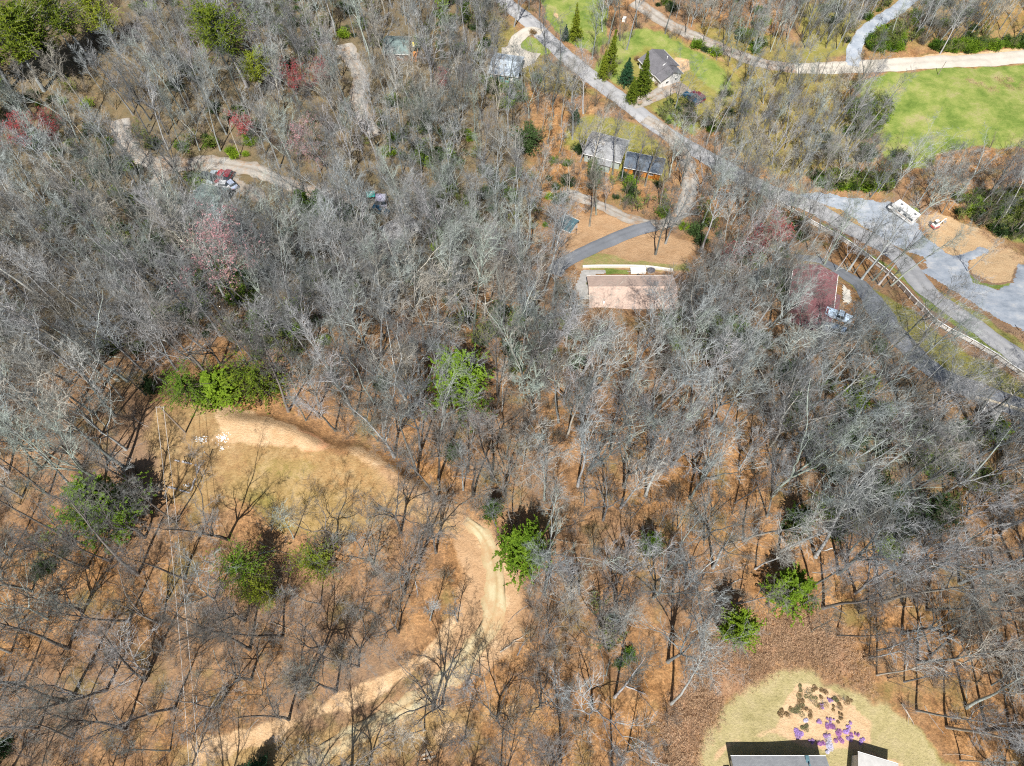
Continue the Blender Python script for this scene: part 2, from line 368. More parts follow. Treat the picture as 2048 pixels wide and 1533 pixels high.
def ground_mat():
    m = bpy.data.materials.new('forest_floor'); t, b = nodes(m)
    tc = N(t, 'ShaderNodeTexCoord'); P = tc.outputs['Object']
    def noise(s, d=6.0, r=.6):
        n = N(t, 'ShaderNodeTexNoise', Scale=s, Detail=d, Roughness=r); t.links.new(P, n.inputs['Vector']); return n.outputs['Fac']
    def vor(s):
        v = N(t, 'ShaderNodeTexVoronoi', Scale=s); t.links.new(P, v.inputs['Vector']); return v.outputs['Color']
    big, mid, fine = noise(.035, 4), noise(.35, 8, .7), noise(3.2, 8, .75)
    sep = N(t, 'ShaderNodeSeparateColor'); t.links.new(vor(3.0), sep.inputs[0]); leaf = sep.outputs[0]
    sep2 = N(t, 'ShaderNodeSeparateColor'); t.links.new(vor(1.3), sep2.inputs[0]); leaf2 = sep2.outputs[1]
    lit = ramp(t, mid, [(.25, (.16, .083, .036)), (.42, (.30, .158, .066)), (.58, (.41, .228, .10)), (.75, (.49, .32, .17))]).outputs[0]
    lit = mixc(t, .85, lit, ramp(t, fine, [(.32, (.4, .39, .38)), (.5, (.92, .92, .92)), (.68, (1.45, 1.4, 1.35))]).outputs[0], 'MULTIPLY')
    lit = mixc(t, .6, lit, ramp(t, leaf, [(0, (.62, .6, .58)), (.5, (1, 1, 1)), (1, (1.35, 1.3, 1.25))]).outputs[0], 'MULTIPLY')
    lit = mixc(t, .45, lit, ramp(t, leaf2, [(0, (.6, .56, .5)), (.5, (1, 1, 1)), (1, (1.3, 1.32, 1.3))]).outputs[0], 'MULTIPLY')
    lit = mixc(t, ramp(t, big, [(.4, (0, 0, 0)), (.65, (.75, .75, .75))]).outputs[0], lit, (.25, .175, .12))
    lit = mixc(t, ramp(t, noise(.16, 5), [(.54, (0, 0, 0)), (.7, (.6, .6, .6))]).outputs[0], lit, (.19, .17, .055))
    def col(stops, s=1.0, f=None, g=.6):
        c = ramp(t, f or noise(s, 8, .7), stops).outputs[0]
        return mixc(t, g, c, ramp(t, fine, [(.3, (.62, .62, .62)), (.5, (1, 1, 1)), (.7, (1.25, 1.25, 1.25))]).outputs[0], 'MULTIPLY')
    layers = {
        'duff': [(.3, (.095, .085, .05)), (.5, (.16, .13, .075)), (.7, (.23, .17, .095))],
        'litterlight': [(.3, (.40, .24, .125)), (.7, (.52, .345, .20))],
        'olive': [(.3, (.17, .17, .035)), (.5, (.25, .23, .06)), (.7, (.33, .27, .10))],
        'straw': [(.3, (.27, .17, .07)), (.5, (.38, .25, .11)), (.7, (.46, .33, .17))],
        'grass': [(.3, (.09, .145, .025)), (.43, (.16, .22, .045)), (.55, (.25, .285, .075)), (.68, (.34, .31, .14)), (.8, (.36, .29, .17))],
        'lawn': [(.3, (.29, .25, .11)), (.5, (.39, .33, .165)), (.75, (.46, .38, .22))],
        'brush': [(.3, (.23, .13, .075)), (.55, (.36, .21, .12)), (.75, (.43, .29, .18))],
        'tan': [(.3, (.50, .33, .18)), (.7, (.60, .43, .25))],
        'sand': [(.3, (.50, .33, .18)), (.7, (.62, .45, .28))],
        'orange': [(.3, (.62, .29, .15)), (.7, (.70, .40, .22))],
        'pale': [(.3, (.50, .31, .16)), (.55, (.60, .41, .235)), (.75, (.66, .49, .32))],
    }
    out = lit; brk = noise(.9, 7, .75)
    for k in ('duff', 'litterlight', 'olive', 'straw', 'grass', 'lawn', 'brush', 'tan', 'sand', 'orange', 'pale'):
        a = N(t, 'ShaderNodeAttribute', attribute_name=k)
        mm = N(t, 'ShaderNodeMath', operation='MULTIPLY_ADD'); t.links.new(brk, mm.inputs[0]); mm.inputs[1].default_value = .9; mm.inputs[2].default_value = -.45
        ad = N(t, 'ShaderNodeMath', operation='ADD'); t.links.new(mm.outputs[0], ad.inputs[0]); t.links.new(a.outputs['Fac'], ad.inputs[1])
        mr = N(t, 'ShaderNodeMapRange'); t.links.new(ad.outputs[0], mr.inputs[0]); mr.inputs[1].default_value = .32; mr.inputs[2].default_value = .68
        mu = N(t, 'ShaderNodeMath', operation='MULTIPLY'); t.links.new(mr.outputs[0], mu.inputs[0]); 
        sq = N(t, 'ShaderNodeMath', operation='MULTIPLY'); sq.use_clamp = True; t.links.new(a.outputs['Fac'], sq.inputs[0]); sq.inputs[1].default_value = 1.4
        t.links.new(sq.outputs[0], mu.inputs[1])
        out = mixc(t, mu.outputs[0], out, col(layers[k], .45 if k != 'grass' else .16, None, .25 if k in ('tan', 'grass') else .6))
    t.links.new(out, b.inputs['Base Color']); b.inputs['Roughness'].default_value = .95; b.inputs['Specular IOR Level'].default_value = .1
    hsum = N(t, 'ShaderNodeMath', operation='ADD'); t.links.new(fine, hsum.inputs[0]); t.links.new(mid, hsum.inputs[1])
    bp = N(t, 'ShaderNodeBump', Strength=.8, Distance=.35); t.links.new(hsum.outputs[0], bp.inputs['Height']); t.links.new(bp.outputs[0], b.inputs['Normal'])
    return m
gm = mesh_np('ground', np.stack([X, Y, ZZ], -1).reshape(-1, 3), [F], [ground_mat()], smooth=True)
for k, v in attrs.items():
    a = gm.attributes.new(k, 'FLOAT', 'POINT'); a.data.foreach_set('value', v.astype(np.float32).ravel())
tag(link('ground', gm), kind='structure')

# ------------------------------------------------------------------ roads, drives and tracks
def gravel_mat(name, stops, scale=.5, streak=None, patch=None):
    m = bpy.data.materials.new(name); t, b = nodes(m)
    tc = N(t, 'ShaderNodeTexCoord')
    n = N(t, 'ShaderNodeTexNoise', Scale=scale, Detail=9.0, Roughness=.7); t.links.new(tc.outputs['Object'], n.inputs['Vector'])
    f = N(t, 'ShaderNodeTexNoise', Scale=6.0, Detail=5.0, Roughness=.8); t.links.new(tc.outputs['Object'], f.inputs['Vector'])
    c = ramp(t, n.outputs['Fac'], stops).outputs[0]
    c = mixc(t, .5, c, ramp(t, f.outputs['Fac'], [(.3, (.7, .7, .7)), (.7, (1.2, 1.2, 1.2))]).outputs[0], 'MULTIPLY')
    u = N(t, 'ShaderNodeUVMap'); sx = N(t, 'ShaderNodeSeparateXYZ'); t.links.new(u.outputs[0], sx.inputs[0])
    if streak:                      # wheel tracks: u runs across the road
        cs = ramp(t, sx.outputs[0], [(0, streak[1]), (.22, streak[0]), (.36, streak[0]), (.5, streak[1]), (.64, streak[0]), (.78, streak[0]), (1, streak[1])])
        c = mixc(t, .7, c, cs.outputs[0], 'MULTIPLY')
    if patch:                       # leaves and dirt drifting over the surface
        p = N(t, 'ShaderNodeTexNoise', Scale=.33, Detail=8.0, Roughness=.75); t.links.new(tc.outputs['Object'], p.inputs['Vector'])
        c = mixc(t, ramp(t, p.outputs['Fac'], [(.5, (0, 0, 0)), (.62, (.8, .8, .8))]).outputs[0], c, patch)
    t.links.new(c, b.inputs['Base Color']); b.inputs['Roughness'].default_value = .9; b.inputs['Specular IOR Level'].default_value = .15
    return m
ASPH = gravel_mat('old_asphalt', [(.3, (.26, .26, .265)), (.5, (.33, .33, .335)), (.7, (.40, .395, .39))], .3, ((1.1, 1.1, 1.1), (.86, .86, .86)))
ASPHD = gravel_mat('dark_asphalt', [(.3, (.15, .16, .175)), (.7, (.21, .22, .24))], .3, ((1.1, 1.1, 1.1), (.9, .9, .9)))
GRAV = gravel_mat('pale_gravel', [(.3, (.25, .225, .20)), (.5, (.33, .305, .27)), (.7, (.41, .38, .34))], .4, ((1.1, 1.1, 1.1), (.75, .68, .6)), (.30, .19, .11))
GRAVW = gravel_mat('white_gravel', [(.3, (.42, .38, .32)), (.7, (.54, .50, .43))], .4, ((1.05, 1.05, 1.05), (.9, .9, .9)))
GRAVB = gravel_mat('blue_gravel', [(.3, (.21, .24, .28)), (.45, (.29, .325, .37)), (.55, (.35, .38, .42)), (.7, (.48, .48, .475))], .35)
TRACK = gravel_mat('sandy_track', [(.3, (.34, .24, .14)), (.5, (.42, .33, .20)), (.7, (.45, .41, .27))], .3, ((1.12, 1.15, 1.12), (.82, .70, .54)), (.40, .25, .13))
def catmull(pts, step):
    P = [np.array(p, float) for p in pts]; P = [2 * P[0] - P[1]] + P + [2 * P[-1] - P[-2]]; out = []
    for i in range(1, len(P) - 2):
        n = max(2, int(np.linalg.norm(P[i + 1] - P[i]) / step))
        for k in range(n):
            s = k / n
            out.append(.5 * (2 * P[i] + (P[i + 1] - P[i - 1]) * s + (2 * P[i - 1] - 5 * P[i] + 4 * P[i + 1] - P[i + 2]) * s * s + (3 * P[i] - P[i - 1] - 3 * P[i + 1] + P[i + 2]) * s ** 3))
    out.append(P[-2]); return np.array(out)
ROADS = []
def road(name, pxs, width, mat, lift, rag=.12, nacr=9):
    c = catmull(W(pxs), .7); tg = np.gradient(c, axis=0); tg /= np.linalg.norm(tg, axis=1)[:, None] + 1e-9
    nrm = np.stack([-tg[:, 1], tg[:, 0]], 1)
    wd = np.interp(np.linspace(0, 1, len(c)), np.linspace(0, 1, len(width)), width) if hasattr(width, '__len__') else np.full(len(c), float(width))
    ROADS.append((c, wd))
    s = np.linspace(-.5, .5, nacr); r = np.random.default_rng(len(name) + len(c))
    k = len(c); jit = np.convolve(r.normal(size=k + 8), np.ones(3) / 3, 'same')[:k], np.convolve(r.normal(size=k + 8), np.ones(3) / 3, 'same')[:k]
    P = c[:, None, :] + nrm[:, None, :] * (s[None, :, None] * wd[:, None, None])
    P[:, 0] += nrm * (jit[0] * wd * rag)[:, None]; P[:, -1] += nrm * (jit[1] * wd * rag)[:, None]
    zz = H(P[..., 0], P[..., 1]) + lift + .05 * (1 - (2 * s[None]) ** 2)
    zz[:, 0] -= .10; zz[:, -1] -= .10
    V = np.concatenate([P, zz[..., None]], -1).reshape(-1, 3)
    i = np.arange(k * nacr).reshape(k, nacr)
    f = np.stack([i[:-1, :-1], i[:-1, 1:], i[1:, 1:], i[1:, :-1]], -1).reshape(-1, 4)
    me = mesh_np(name, V, [f[:, ::-1]], [mat], smooth=True)
    uv = me.uv_layers.new(name='uv'); li = np.empty(len(me.loops), np.int32); me.loops.foreach_get('vertex_index', li)
    UV = np.stack([np.tile(s + .5, k), np.repeat(np.arange(k) * .7, nacr)], 1)[li]; uv.data.foreach_set('uv', UV.astype(np.float32).ravel())
    return tag(link(name, me), kind='structure')
def patch(name, pxs, mat, lift, soft=.3, res=.7, world=False):
    poly = pxs if world else W(pxs)
    xs = np.arange(min(p[0] for p in poly) - 1, max(p[0] for p in poly) + 1, res); ys = np.arange(min(p[1] for p in poly) - 1, max(p[1] for p in poly) + 1, res)
    A, B = np.meshgrid(xs, ys, indexing='ij'); d = seg_dist(A, B, poly); sd = np.where(inside(A, B, poly), d, -d) + (vnoise(A, B, 1.3, 7) - .5) * soft * 2
    ok = sd > 0; Zp = H(A, B) + lift - .12 * (1 - sstep(0, 1.2, sd))
    i = np.arange(A.size).reshape(A.shape); q = ok[:-1, :-1] & ok[1:, :-1] & ok[1:, 1:] & ok[:-1, 1:]
    f = np.stack([i[:-1, :-1], i[1:, :-1], i[1:, 1:], i[:-1, 1:]], -1)[q]
    u, inv = np.unique(f, return_inverse=True); V = np.stack([A, B, Zp], -1).reshape(-1, 3)[u]
    ROADS.append((np.array([(sum(p[0] for p in poly) / len(poly), sum(p[1] for p in poly) / len(poly))]), np.array([2.0])))
    return tag(link(name, mesh_np(name, V, [inv.reshape(f.shape)], [mat], smooth=True)), kind='structure')
LOT = [(1570, 387), (1640, 385), (1736, 398), (1781, 405), (1820, 433), (1838, 448), (1851, 473), (1886, 500), (1906, 513), (1961, 495), (1985, 500), (1966, 513), (1941, 525), (1936, 545), (1950, 565), (1990, 578), (2021, 570), (2036, 528), (2070, 532), (2070, 672), (2011, 648), (1961, 618), (1911, 585), (1861, 556), (1836, 541), (1850, 534), (1846, 515), (1801, 498), (1748, 470), (1711, 441), (1671, 416), (1611, 400)]
patch('parking_lot', LOT, GRAVB, .12, .5, .35)
road('main_road', [(985, -25), (1010, 5), (1050, 36), (1100, 84), (1150, 128), (1200, 168), (1250, 205), (1310, 250), (1370, 290), (1440, 330), (1500, 363), (1560, 392), (1625, 415), (1690, 452), (1748, 483), (1806, 523), (1848, 576), (1886, 606), (1961, 660), (2048, 725), (2120, 780)], 5.6, ASPH, .16, .03)
road('loop_lane', [(1290, 238), (1335, 268), (1368, 310), (1380, 365), (1370, 410), (1340, 445), (1300, 449), (1250, 435), (1200, 411), (1160, 395), (1130, 385)], [4.5, 4.5, 4, 3.6, 3.2], GRAV, .2, .1)
road('asphalt_drive', [(1306, 452), (1260, 466), (1200, 491), (1150, 515), (1120, 532), (1105, 550)], [4.6, 4, 4], ASPHD, .24, .02)
road('upper_road', [(1270, 3), (1330, 45), (1400, 78), (1470, 108), (1530, 128), (1600, 137)], 4.6, GRAV, .14, .06)
road('valley_road', [(1590, 137), (1700, 135), (1800, 130), (1900, 124), (2048, 114), (2150, 106)], [4.6, 5.6, 6.2, 6.2], GRAVW, .18, .03)
road('side_lane', [(1706, 134), (1708, 105), (1722, 75), (1755, 45), (1795, 20), (1830, -10)], 4.4, GRAVB, .22, .05)
road('house_drive', [(1262, 212), (1300, 198), (1335, 178), (1352, 165)], [5, 4, 6], GRAV, .22, .05)
patch('parking_pad', [(1318, 160), (1345, 152), (1375, 172), (1408, 202), (1394, 216), (1370, 200), (1340, 184), (1322, 186)], GRAV, .26, .15, .5)
road('teal_house_drive', [(1084, 66), (1062, 62), (1040, 74), (1028, 92), (1040, 108), (1075, 118)], [4, 4, 5], GRAVW, .22, .05)
patch('driveway_apron', [(1000, 95), (1030, 90), (1040, 112), (1078, 112), (1066, 132), (1042, 140), (1000, 140)], GRAVW, .27, .2, .5)
road('gravel_lane', [(240, 240), (250, 275), (268, 310), (310, 330), (370, 332), (430, 328), (500, 338), (560, 362), (630, 388), (700, 402), (760, 415)], [5, 4.6, 4.4, 4.4, 4], GRAV, .14, .12)
road('lane_spur', [(322, 334), (318, 355), (308, 380), (310, 410)], [4.5, 3.5], GRAV, .2, .12)
patch('gravel_yard', [(410, 345), (480, 355), (530, 385), (540, 402), (505, 405), (470, 385), (400, 372)], GRAV, .18, .5, .6)
road('wood_lane', [(686, 90), (706, 125), (722, 160), (716, 200), (728, 235), (750, 275)], [5, 4.4, 4], GRAV, .14, .12)
road('dirt_track', [(930, 1040), (962, 1068), (985, 1120), (994, 1180), (985, 1235), (955, 1290), (900, 1350), (830, 1402), (750, 1445), (660, 1495), (580, 1545)], [1.6, 3.0, 3.6, 3.6, 3.2, 3.0, 2.8, 2.6], TRACK, .06, .3)
road('curved_drive', [(1590, 515), (1640, 522), (1690, 550), (1722, 572), (1748, 605), (1775, 650), (1820, 700), (1870, 745), (1930, 775), (2000, 800), (2070, 830)], [3.2, 3.4, 4.2, 5.5, 5, 4.6, 5, 5.5], ASPHD, .16, .05)
PATIO = simple('patio_concrete', (.42, .40, .37), .9, var=.2, scale=1.2)
patch('patio', [(1163, 540), (1212, 540), (1212, 549), (1182, 552), (1180, 600), (1160, 600), (1150, 570)], PATIO, .22, .1, .4)
# ------------------------------------------------------------------ tree generators (numpy)
def unit(v): return v / (np.linalg.norm(v, axis=-1, keepdims=True) + 1e-9)
def grow(P, T, L, R0, n, r, wob=.25, up=.15, tip=.25, drop=None):
    """k branches from P along T, length L, radius R0 -> (k,n,3), (k,n)"""
    k = len(P); out = np.zeros((k, n, 3)); out[:, 0] = P; d = unit(T)
    for i in range(1, n):
        out[:, i] = out[:, i - 1] + d * (L / (n - 1))[:, None]
        d = unit(d + r.normal(size=(k, 3)) * wob + np.array([0, 0, up]))
    rad = R0[:, None] * np.linspace(1, tip, n)[None]
    return out, rad
def kids(P, Rr, L, m, t0, r, ang=(35, 65), lf=(.35, .6), rf=.6, taper=.5, n=4, wob=.25, up=.12, tip=.3, rmin=.008):
    k, n0, _ = P.shape
    t = t0 + (1 - t0) * (np.arange(m)[None] + r.random((k, m))) / m; t = np.clip(t, 0, .999)
    x = t * (n0 - 1); i = x.astype(int); f = (x - i)[..., None]; kk = np.arange(k)[:, None]
    a, b = P[kk, i], P[kk, i + 1]; pos = a * (1 - f) + b * f; tan = unit(b - a)
    ra = Rr[kk, i] * (1 - f[..., 0]) + Rr[kk, i + 1] * f[..., 0]
    q = unit(np.cross(tan, r.normal(size=tan.shape))); A = np.radians(r.uniform(*ang, size=(k, m)))[..., None]
    d = tan * np.cos(A) + q * np.sin(A)
    LL = L[:, None] * r.uniform(*lf, size=(k, m)) * (1 - taper * t)
    p, rr = grow(pos.reshape(-1, 3), d.reshape(-1, 3), LL.ravel(), np.maximum(ra.ravel() * rf, rmin), n, r, wob, up, tip)
    return p, rr, LL.ravel()
class Tubes:
    def __init__(s): s.V = []; s.F = []; s.M = []; s.n = 0
    def add(s, P, Rr, sides, mat=0):
        k, n, _ = P.shape
        T = unit(np.gradient(P, axis=1)); ref = np.where(np.abs(T[..., 2:3]) < .9, np.array([0, 0, 1.]), np.array([1., 0, 0]))
        U = unit(np.cross(T, ref)); Vv = np.cross(T, U)
        a = 2 * np.pi * np.arange(sides) / sides
        ring = P[:, :, None] + Rr[:, :, None, None] * (U[:, :, None] * np.cos(a)[:, None] + Vv[:, :, None] * np.sin(a)[:, None])
        i = s.n + np.arange(k * n * sides).reshape(k, n, sides); j = np.roll(i, -1, 2)
        f = np.stack([i[:, :-1], j[:, :-1], j[:, 1:], i[:, 1:]], -1).reshape(-1, 4)
        s.V.append(ring.reshape(-1, 3)); s.F.append(f); s.M.append(np.full(len(f), mat)); s.n += k * n * sides
    def quads(s, V, mat=0):
        k = len(V); i = s.n + np.arange(k * 4).reshape(k, 4); s.V.append(V.reshape(-1, 3)); s.F.append(i); s.M.append(np.full(k, mat)); s.n += k * 4
    def mesh(s, name, mats, smooth=True): return mesh_np(name, np.concatenate(s.V), s.F, mats, np.concatenate(s.M), smooth)
def leaves(C, D, size, asp, r, nup=.6):
    """diamond sprays at C pointing along D"""
    k = len(C); D = unit(D + r.normal(size=(k, 3)) * .35); s = size * r.uniform(.6, 1.3, (k, 1))
    nrm = unit(r.normal(size=(k, 3)) * (1 - nup) + np.array([0, 0, nup])); S = unit(np.cross(D, nrm))
    return np.stack([C - D * s * .5, C + S * s * asp * .5, C + D * s * .5, C - S * s * asp * .5], 1)

def bare_tree(seed, h=21, clear=.5, crown=4.0, limbs=15, kind='forest', buds=None, dense=1.0):
    """returns (trunk Tubes, crown Tubes)"""
    r = np.random.default_rng(seed); tk, cr = Tubes(), Tubes()
    one = lambda v: np.array([v], float)
    r0 = h * .0098 * r.uniform(.85, 1.15)
    if kind == 'forest':
        P, Rr = grow(np.zeros((1, 3)), np.array([[r.normal() * .06, r.normal() * .06, 1.]]), one(h * .93), one(r0), 13, r, .03, .05, .12)
        P[:, 0, 2] -= .4; Rr[:, 0] *= 1.35
        tk.add(P, Rr, 8)
        A, B, L = kids(P, Rr, one(crown * 2.3), int(limbs), clear, r, (22, 48), (.6, 1.1), .70, .45, 8, .13, .14, .16)
        # a few short dead stubs on the clear bole
        a2, b2, l2 = kids(P, Rr, one(crown), 5, .2, r, (50, 85), (.15, .5), .2, .2, 5, .2, .05, .3); a2s = a2
        cr.add(a2, b2, 3)
    else:
        forks = 3 if kind == 'spread' else 4
        hb = h * clear * .6
        P, Rr = grow(np.zeros((1, 3)), np.array([[r.normal() * .06, r.normal() * .06, 1.]]), one(hb), one(r0 * 1.15), 6, r, .05, .05, .72)
        P[:, 0, 2] -= .4; Rr[:, 0] *= 1.35; tk.add(P, Rr, 8)
        az = np.arange(forks) * 2 * np.pi / forks + r.uniform(0, 6); sp = r.uniform(.35, .75, forks) * (1.0 if kind == 'spread' else .5)
        T = np.stack([np.cos(az) * sp, np.sin(az) * sp, np.ones(forks)], 1)
        A0, B0 = grow(np.repeat(P[:, -1], forks, 0), T, np.full(forks, h - hb) * r.uniform(.8, 1.0, forks), np.full(forks, r0 * .66), 11, r, .13, .07, .12)
        tk.add(A0, B0, 6)
        A, B, L = kids(A0, B0, np.full(forks, crown * 1.75), int(limbs / forks) + 2, .12, r, (26, 54), (.5, 1.05), .6, .4, 8, .16, .13, .16)
    cr.add(A, B, 5)
    A, B, L = kids(A, B, L, 6, .2, r, (28, 58), (.35, .62), .55, .35, 6, .2, .09, .25, .024); cr.add(A, B, 3)
    A, B, L = kids(A, B, L, int(5 * dense), .15, r, (25, 55), (.4, .7), .6, .3, 5, .22, .08, .3, .0135); cr.add(A, B, 3)
    C, Dd, L2 = kids(A, B, L, int(4 * dense), .15, r, (22, 50), (.45, .8), .7, .3, 3, .2, .08, .5, .0095); cr.add(C, Dd, 3, 1)
    if buds:
        tip = C[:, -1]; keep = r.random(len(tip)) < buds
        cr.quads(leaves(tip[keep], C[keep, -1] - C[keep, -2], .3, .55, r, .4), 2)
    return tk, cr
def sapling(seed, h=7, n=5, spread=.35, depth=2, leafq=0, lsize=.3):
    r = np.random.default_rng(seed); cr = Tubes()
    az = r.uniform(0, 6.28, n); rr = r.uniform(0, .5, n) * spread * 2
    P0 = np.stack([np.cos(az) * rr, np.sin(az) * rr, np.full(n, -.2)], 1)
    T = np.stack([np.cos(az) * spread, np.sin(az) * spread, np.ones(n)], 1)
    A, B = grow(P0, T, h * r.uniform(.6, 1, n), np.full(n, .022 + h * .005), 7, r, .12, .06, .25); L = np.full(n, h); cr.add(A, B, 4)
    A, B, L = kids(A, B, L, 9, .2, r, (25, 60), (.2, .42), .5, .5, 5, .2, .1, .3, .011); cr.add(A, B, 3)
    C, Dd, L = kids(A, B, L, 5, .15, r, (25, 55), (.4, .7), .7, .3, 3, .2, .08, .5, .0095); cr.add(C, Dd, 3, 1)
    if leafq:
        k = r.integers(0, len(C), leafq); f = r.random((leafq, 1)); q = C[k, 0] * (1 - f) + C[k, -1] * f
        cr.quads(leaves(q, C[k, -1] - C[k, 0], lsize, .6, r, .4), 2)
    return cr
def evergreen(seed, h=13, rad=3.4, low=.12, whorls=26, per=9, droop=-.05, size=.42, asp=.42, dens=1.0, shape='hemlock', irr=.35):
    r = np.random.default_rng(seed); tk, cr = Tubes(), Tubes()
    P, Rr = grow(np.zeros((1, 3)), np.array([[r.normal() * .03, r.normal() * .03, 1.]]), np.array([h]), np.array([h * .016]), 10, r, .02, .05, .08)
    P[:, 0, 2] -= .3; tk.add(P, Rr, 8)
    nb = whorls * per; t = np.sort(low + (.985 - low) * r.random(nb) ** .9)
    if shape == 'hemlock': prof = (1 - t) ** .75 * np.minimum(1, (t - low) * 5 + .55)
    elif shape == 'pine': prof = np.sin(np.pi * np.clip((t - low) / (1.02 - low), 0, 1) ** .8) ** .55
    elif shape == 'cone': prof = (1 - t) * 1.02
    else: prof = np.sqrt(np.clip(1 - ((t - .5) / .52) ** 2, 0, 1))
    az = r.uniform(0, 6.28, nb); lob = 1 + irr * np.sin(az * 3 + seed) * np.sin(t * 9 + seed) + irr * .6 * r.normal(size=nb)
    L = np.maximum(.25, rad * prof * np.clip(lob, .35, 1.6))
    x = t * 9; i = np.minimum(x.astype(int), 8); f = (x - i)[:, None]; pos = P[0, i] * (1 - f) + P[0, i + 1] * f
    el = (.25 + .55 * t if shape != 'pine' else .15 + .7 * t)
    D = np.stack([np.cos(az), np.sin(az), el], 1)
    A, B = grow(pos, D, L, .012 + L * .011, 6, r, .08, droop, .25); cr.add(A, B, 3, 0)
    sub = 7; a, b, l = kids(A, B, L, sub, .15, r, (35, 70), (.25, .5), .6, .35, 4, .12, droop * .6, .4, .008)
    m = int(19 * dens); k = np.repeat(np.arange(len(a)), m); f = r.random((len(k), 1)) * 3; ii = np.minimum(f[:, 0].astype(int), 2); ff = f - ii[:, None]
    q = a[k, ii] * (1 - ff) + a[k, ii + 1] * ff; d = a[k, ii + 1] - a[k, ii]
    cr.quads(leaves(q + r.normal(size=q.shape) * .05, d, size * .62, asp, r, .55), 1)
    k = np.repeat(np.arange(len(A)), int(21 * dens)); f = (.2 + .8 * r.random((len(k), 1))) * 5; ii = np.minimum(f[:, 0].astype(int), 4); ff = f - ii[:, None]
    q = A[k, ii] * (1 - ff) + A[k, ii + 1] * ff; d = A[k, ii + 1] - A[k, ii]
    cr.quads(leaves(q + r.normal(size=q.shape) * .06, d, size * .62, asp, r, .55), 1)
    return tk, cr
def bramble(seed, rad=2.2, n=46, h=.8):
    r = np.random.default_rng(seed); tb = Tubes(); a, d = r.uniform(0, 6.28, n), np.sqrt(r.random(n)) * rad
    P0 = np.stack([np.cos(a) * d, np.sin(a) * d, np.full(n, -.1)], 1); T = np.stack([r.normal(size=n) * .7, r.normal(size=n) * .7, np.ones(n)], 1)
    A, B = grow(P0, T, h * r.uniform(.5, 1.5, n), np.full(n, .014), 5, r, .25, -.05, .4); tb.add(A, B, 3)
    a_, b_, l_ = kids(A, B, np.full(n, h), 5, .2, r, (30, 70), (.3, .6), .7, .3, 3, .2, 0, .5, .008); tb.add(a_, b_, 3)
    k = r.integers(0, len(a_), n * 8); tb.quads(leaves(a_[k, -1] + r.normal(size=(n * 8, 3)) * .08, a_[k, -1] - a_[k, 0], .13, .6, r, .5), 1)
    return tb
def shrub(seed, rad=1.6, h=1.6, n=1400, size=.3, asp=.6):
    r = np.random.default_rng(seed); cr = Tubes()
    m = 26; az = r.uniform(0, 6.28, m); sp = r.uniform(.1, 1.3, m)
    A, B = grow(np.stack([np.cos(az) * .15, np.sin(az) * .15, np.full(m, -.1)], 1), np.stack([np.cos(az) * sp, np.sin(az) * sp, np.ones(m)], 1), r.uniform(.7, 1.15, m) * math.hypot(rad, h) * .8, np.full(m, .025), 5, r, .15, .02, .3)
    A[..., 0] *= rad / 1.6; A[..., 1] *= rad / 1.6; cr.add(A, B, 3, 0)
    k = r.integers(0, m, n); f = (.35 + .68 * r.random((n, 1)) ** .7) * 4; f = np.minimum(f, 3.99); i = f[:, 0].astype(int); ff = f - i[:, None]
    q = A[k, i] * (1 - ff) + A[k, i + 1] * ff + r.normal(size=(n, 3)) * [.22 * rad, .22 * rad, .14 * h]
    q[:, 2] = np.maximum(q[:, 2], .05)
    cr.quads(leaves(q, unit(q - [0, 0, h * .2]), size, asp, r, .5), 1)
    return cr

# -- prototypes: (trunk mesh, crown mesh, height, crown radius)
def proto(trcr, mats_t, mats_c, nm='crown'):
    return trcr[0].mesh('trunk', mats_t), trcr[1].mesh(nm, mats_c, False)
BP = {'forest': [], 'spread': [], 'open': [], 'slim': [], 'dead': []}
BARE_DEFS = []
for i, (h, c, cw, l) in enumerate([(25, .52, 3.7, 15), (23, .45, 3.9, 16), (27, .56, 3.4, 14), (22, .5, 3.1, 14), (24, .4, 3.8, 17)]): BARE_DEFS.append(('forest', 100 + i, h, c, cw, l, 'forest', 1.0))
for i, (h, c, cw, l) in enumerate([(19, .42, 5.2, 17), (17, .35, 5.6, 18), (20, .5, 4.8, 16)]): BARE_DEFS.append(('spread', 200 + i, h, c, cw, l, 'spread', 1.0))
for i, (h, c, cw, l) in enumerate([(23, .5, 4.0, 18), (24, .42, 4.3, 18), (21, .35, 3.8, 18)]): BARE_DEFS.append(('open', 300 + i, h, c, cw, l, 'fork', 1.0))
for i, (h, c, cw, l) in enumerate([(15, .4, 2.3, 13), (13, .35, 2.0, 12), (16, .5, 2.1, 12)]): BARE_DEFS.append(('slim', 400 + i, h, c, cw, l, 'forest', .8))
FULL = {}
def joined(tk, cr, mats, name):
    t = Tubes(); t.V = tk.V + cr.V; t.F = [f for f in tk.F]; off = tk.n
    t.F += [f + off for f in cr.F]; t.M = [np.zeros_like(m) for m in tk.M] + [m + 1 for m in cr.M]; t.n = tk.n + cr.n
    return t.mesh(name, mats, False)
for key, sd, h, c, cw, l, kd, de in BARE_DEFS:
    tc_ = bare_tree(sd, h, c, cw, l, kd, dense=de)
    BP[key].append((*proto(tc_, [BARK], [BARK, TWIG]), h, cw)); FULL.setdefault(key, []).append(joined(*tc_, [BARK, BARK, TWIG], 'bare_tree'))
RP = [(*proto(bare_tree(500 + i, h, .35, cw, 16, 'fork', buds=.95, dense=1.0), [BARK], [BARK, REDT, REDB]), h, cw) for i, (h, cw) in enumerate([(14, 4.2), (12, 3.6)])]
RP2 = (*proto(bare_tree(510, 17, .38, 5.4, 18, 'fork', buds=.7), [BARK], [BARK, REDT, PINKB]), 17, 5.4)
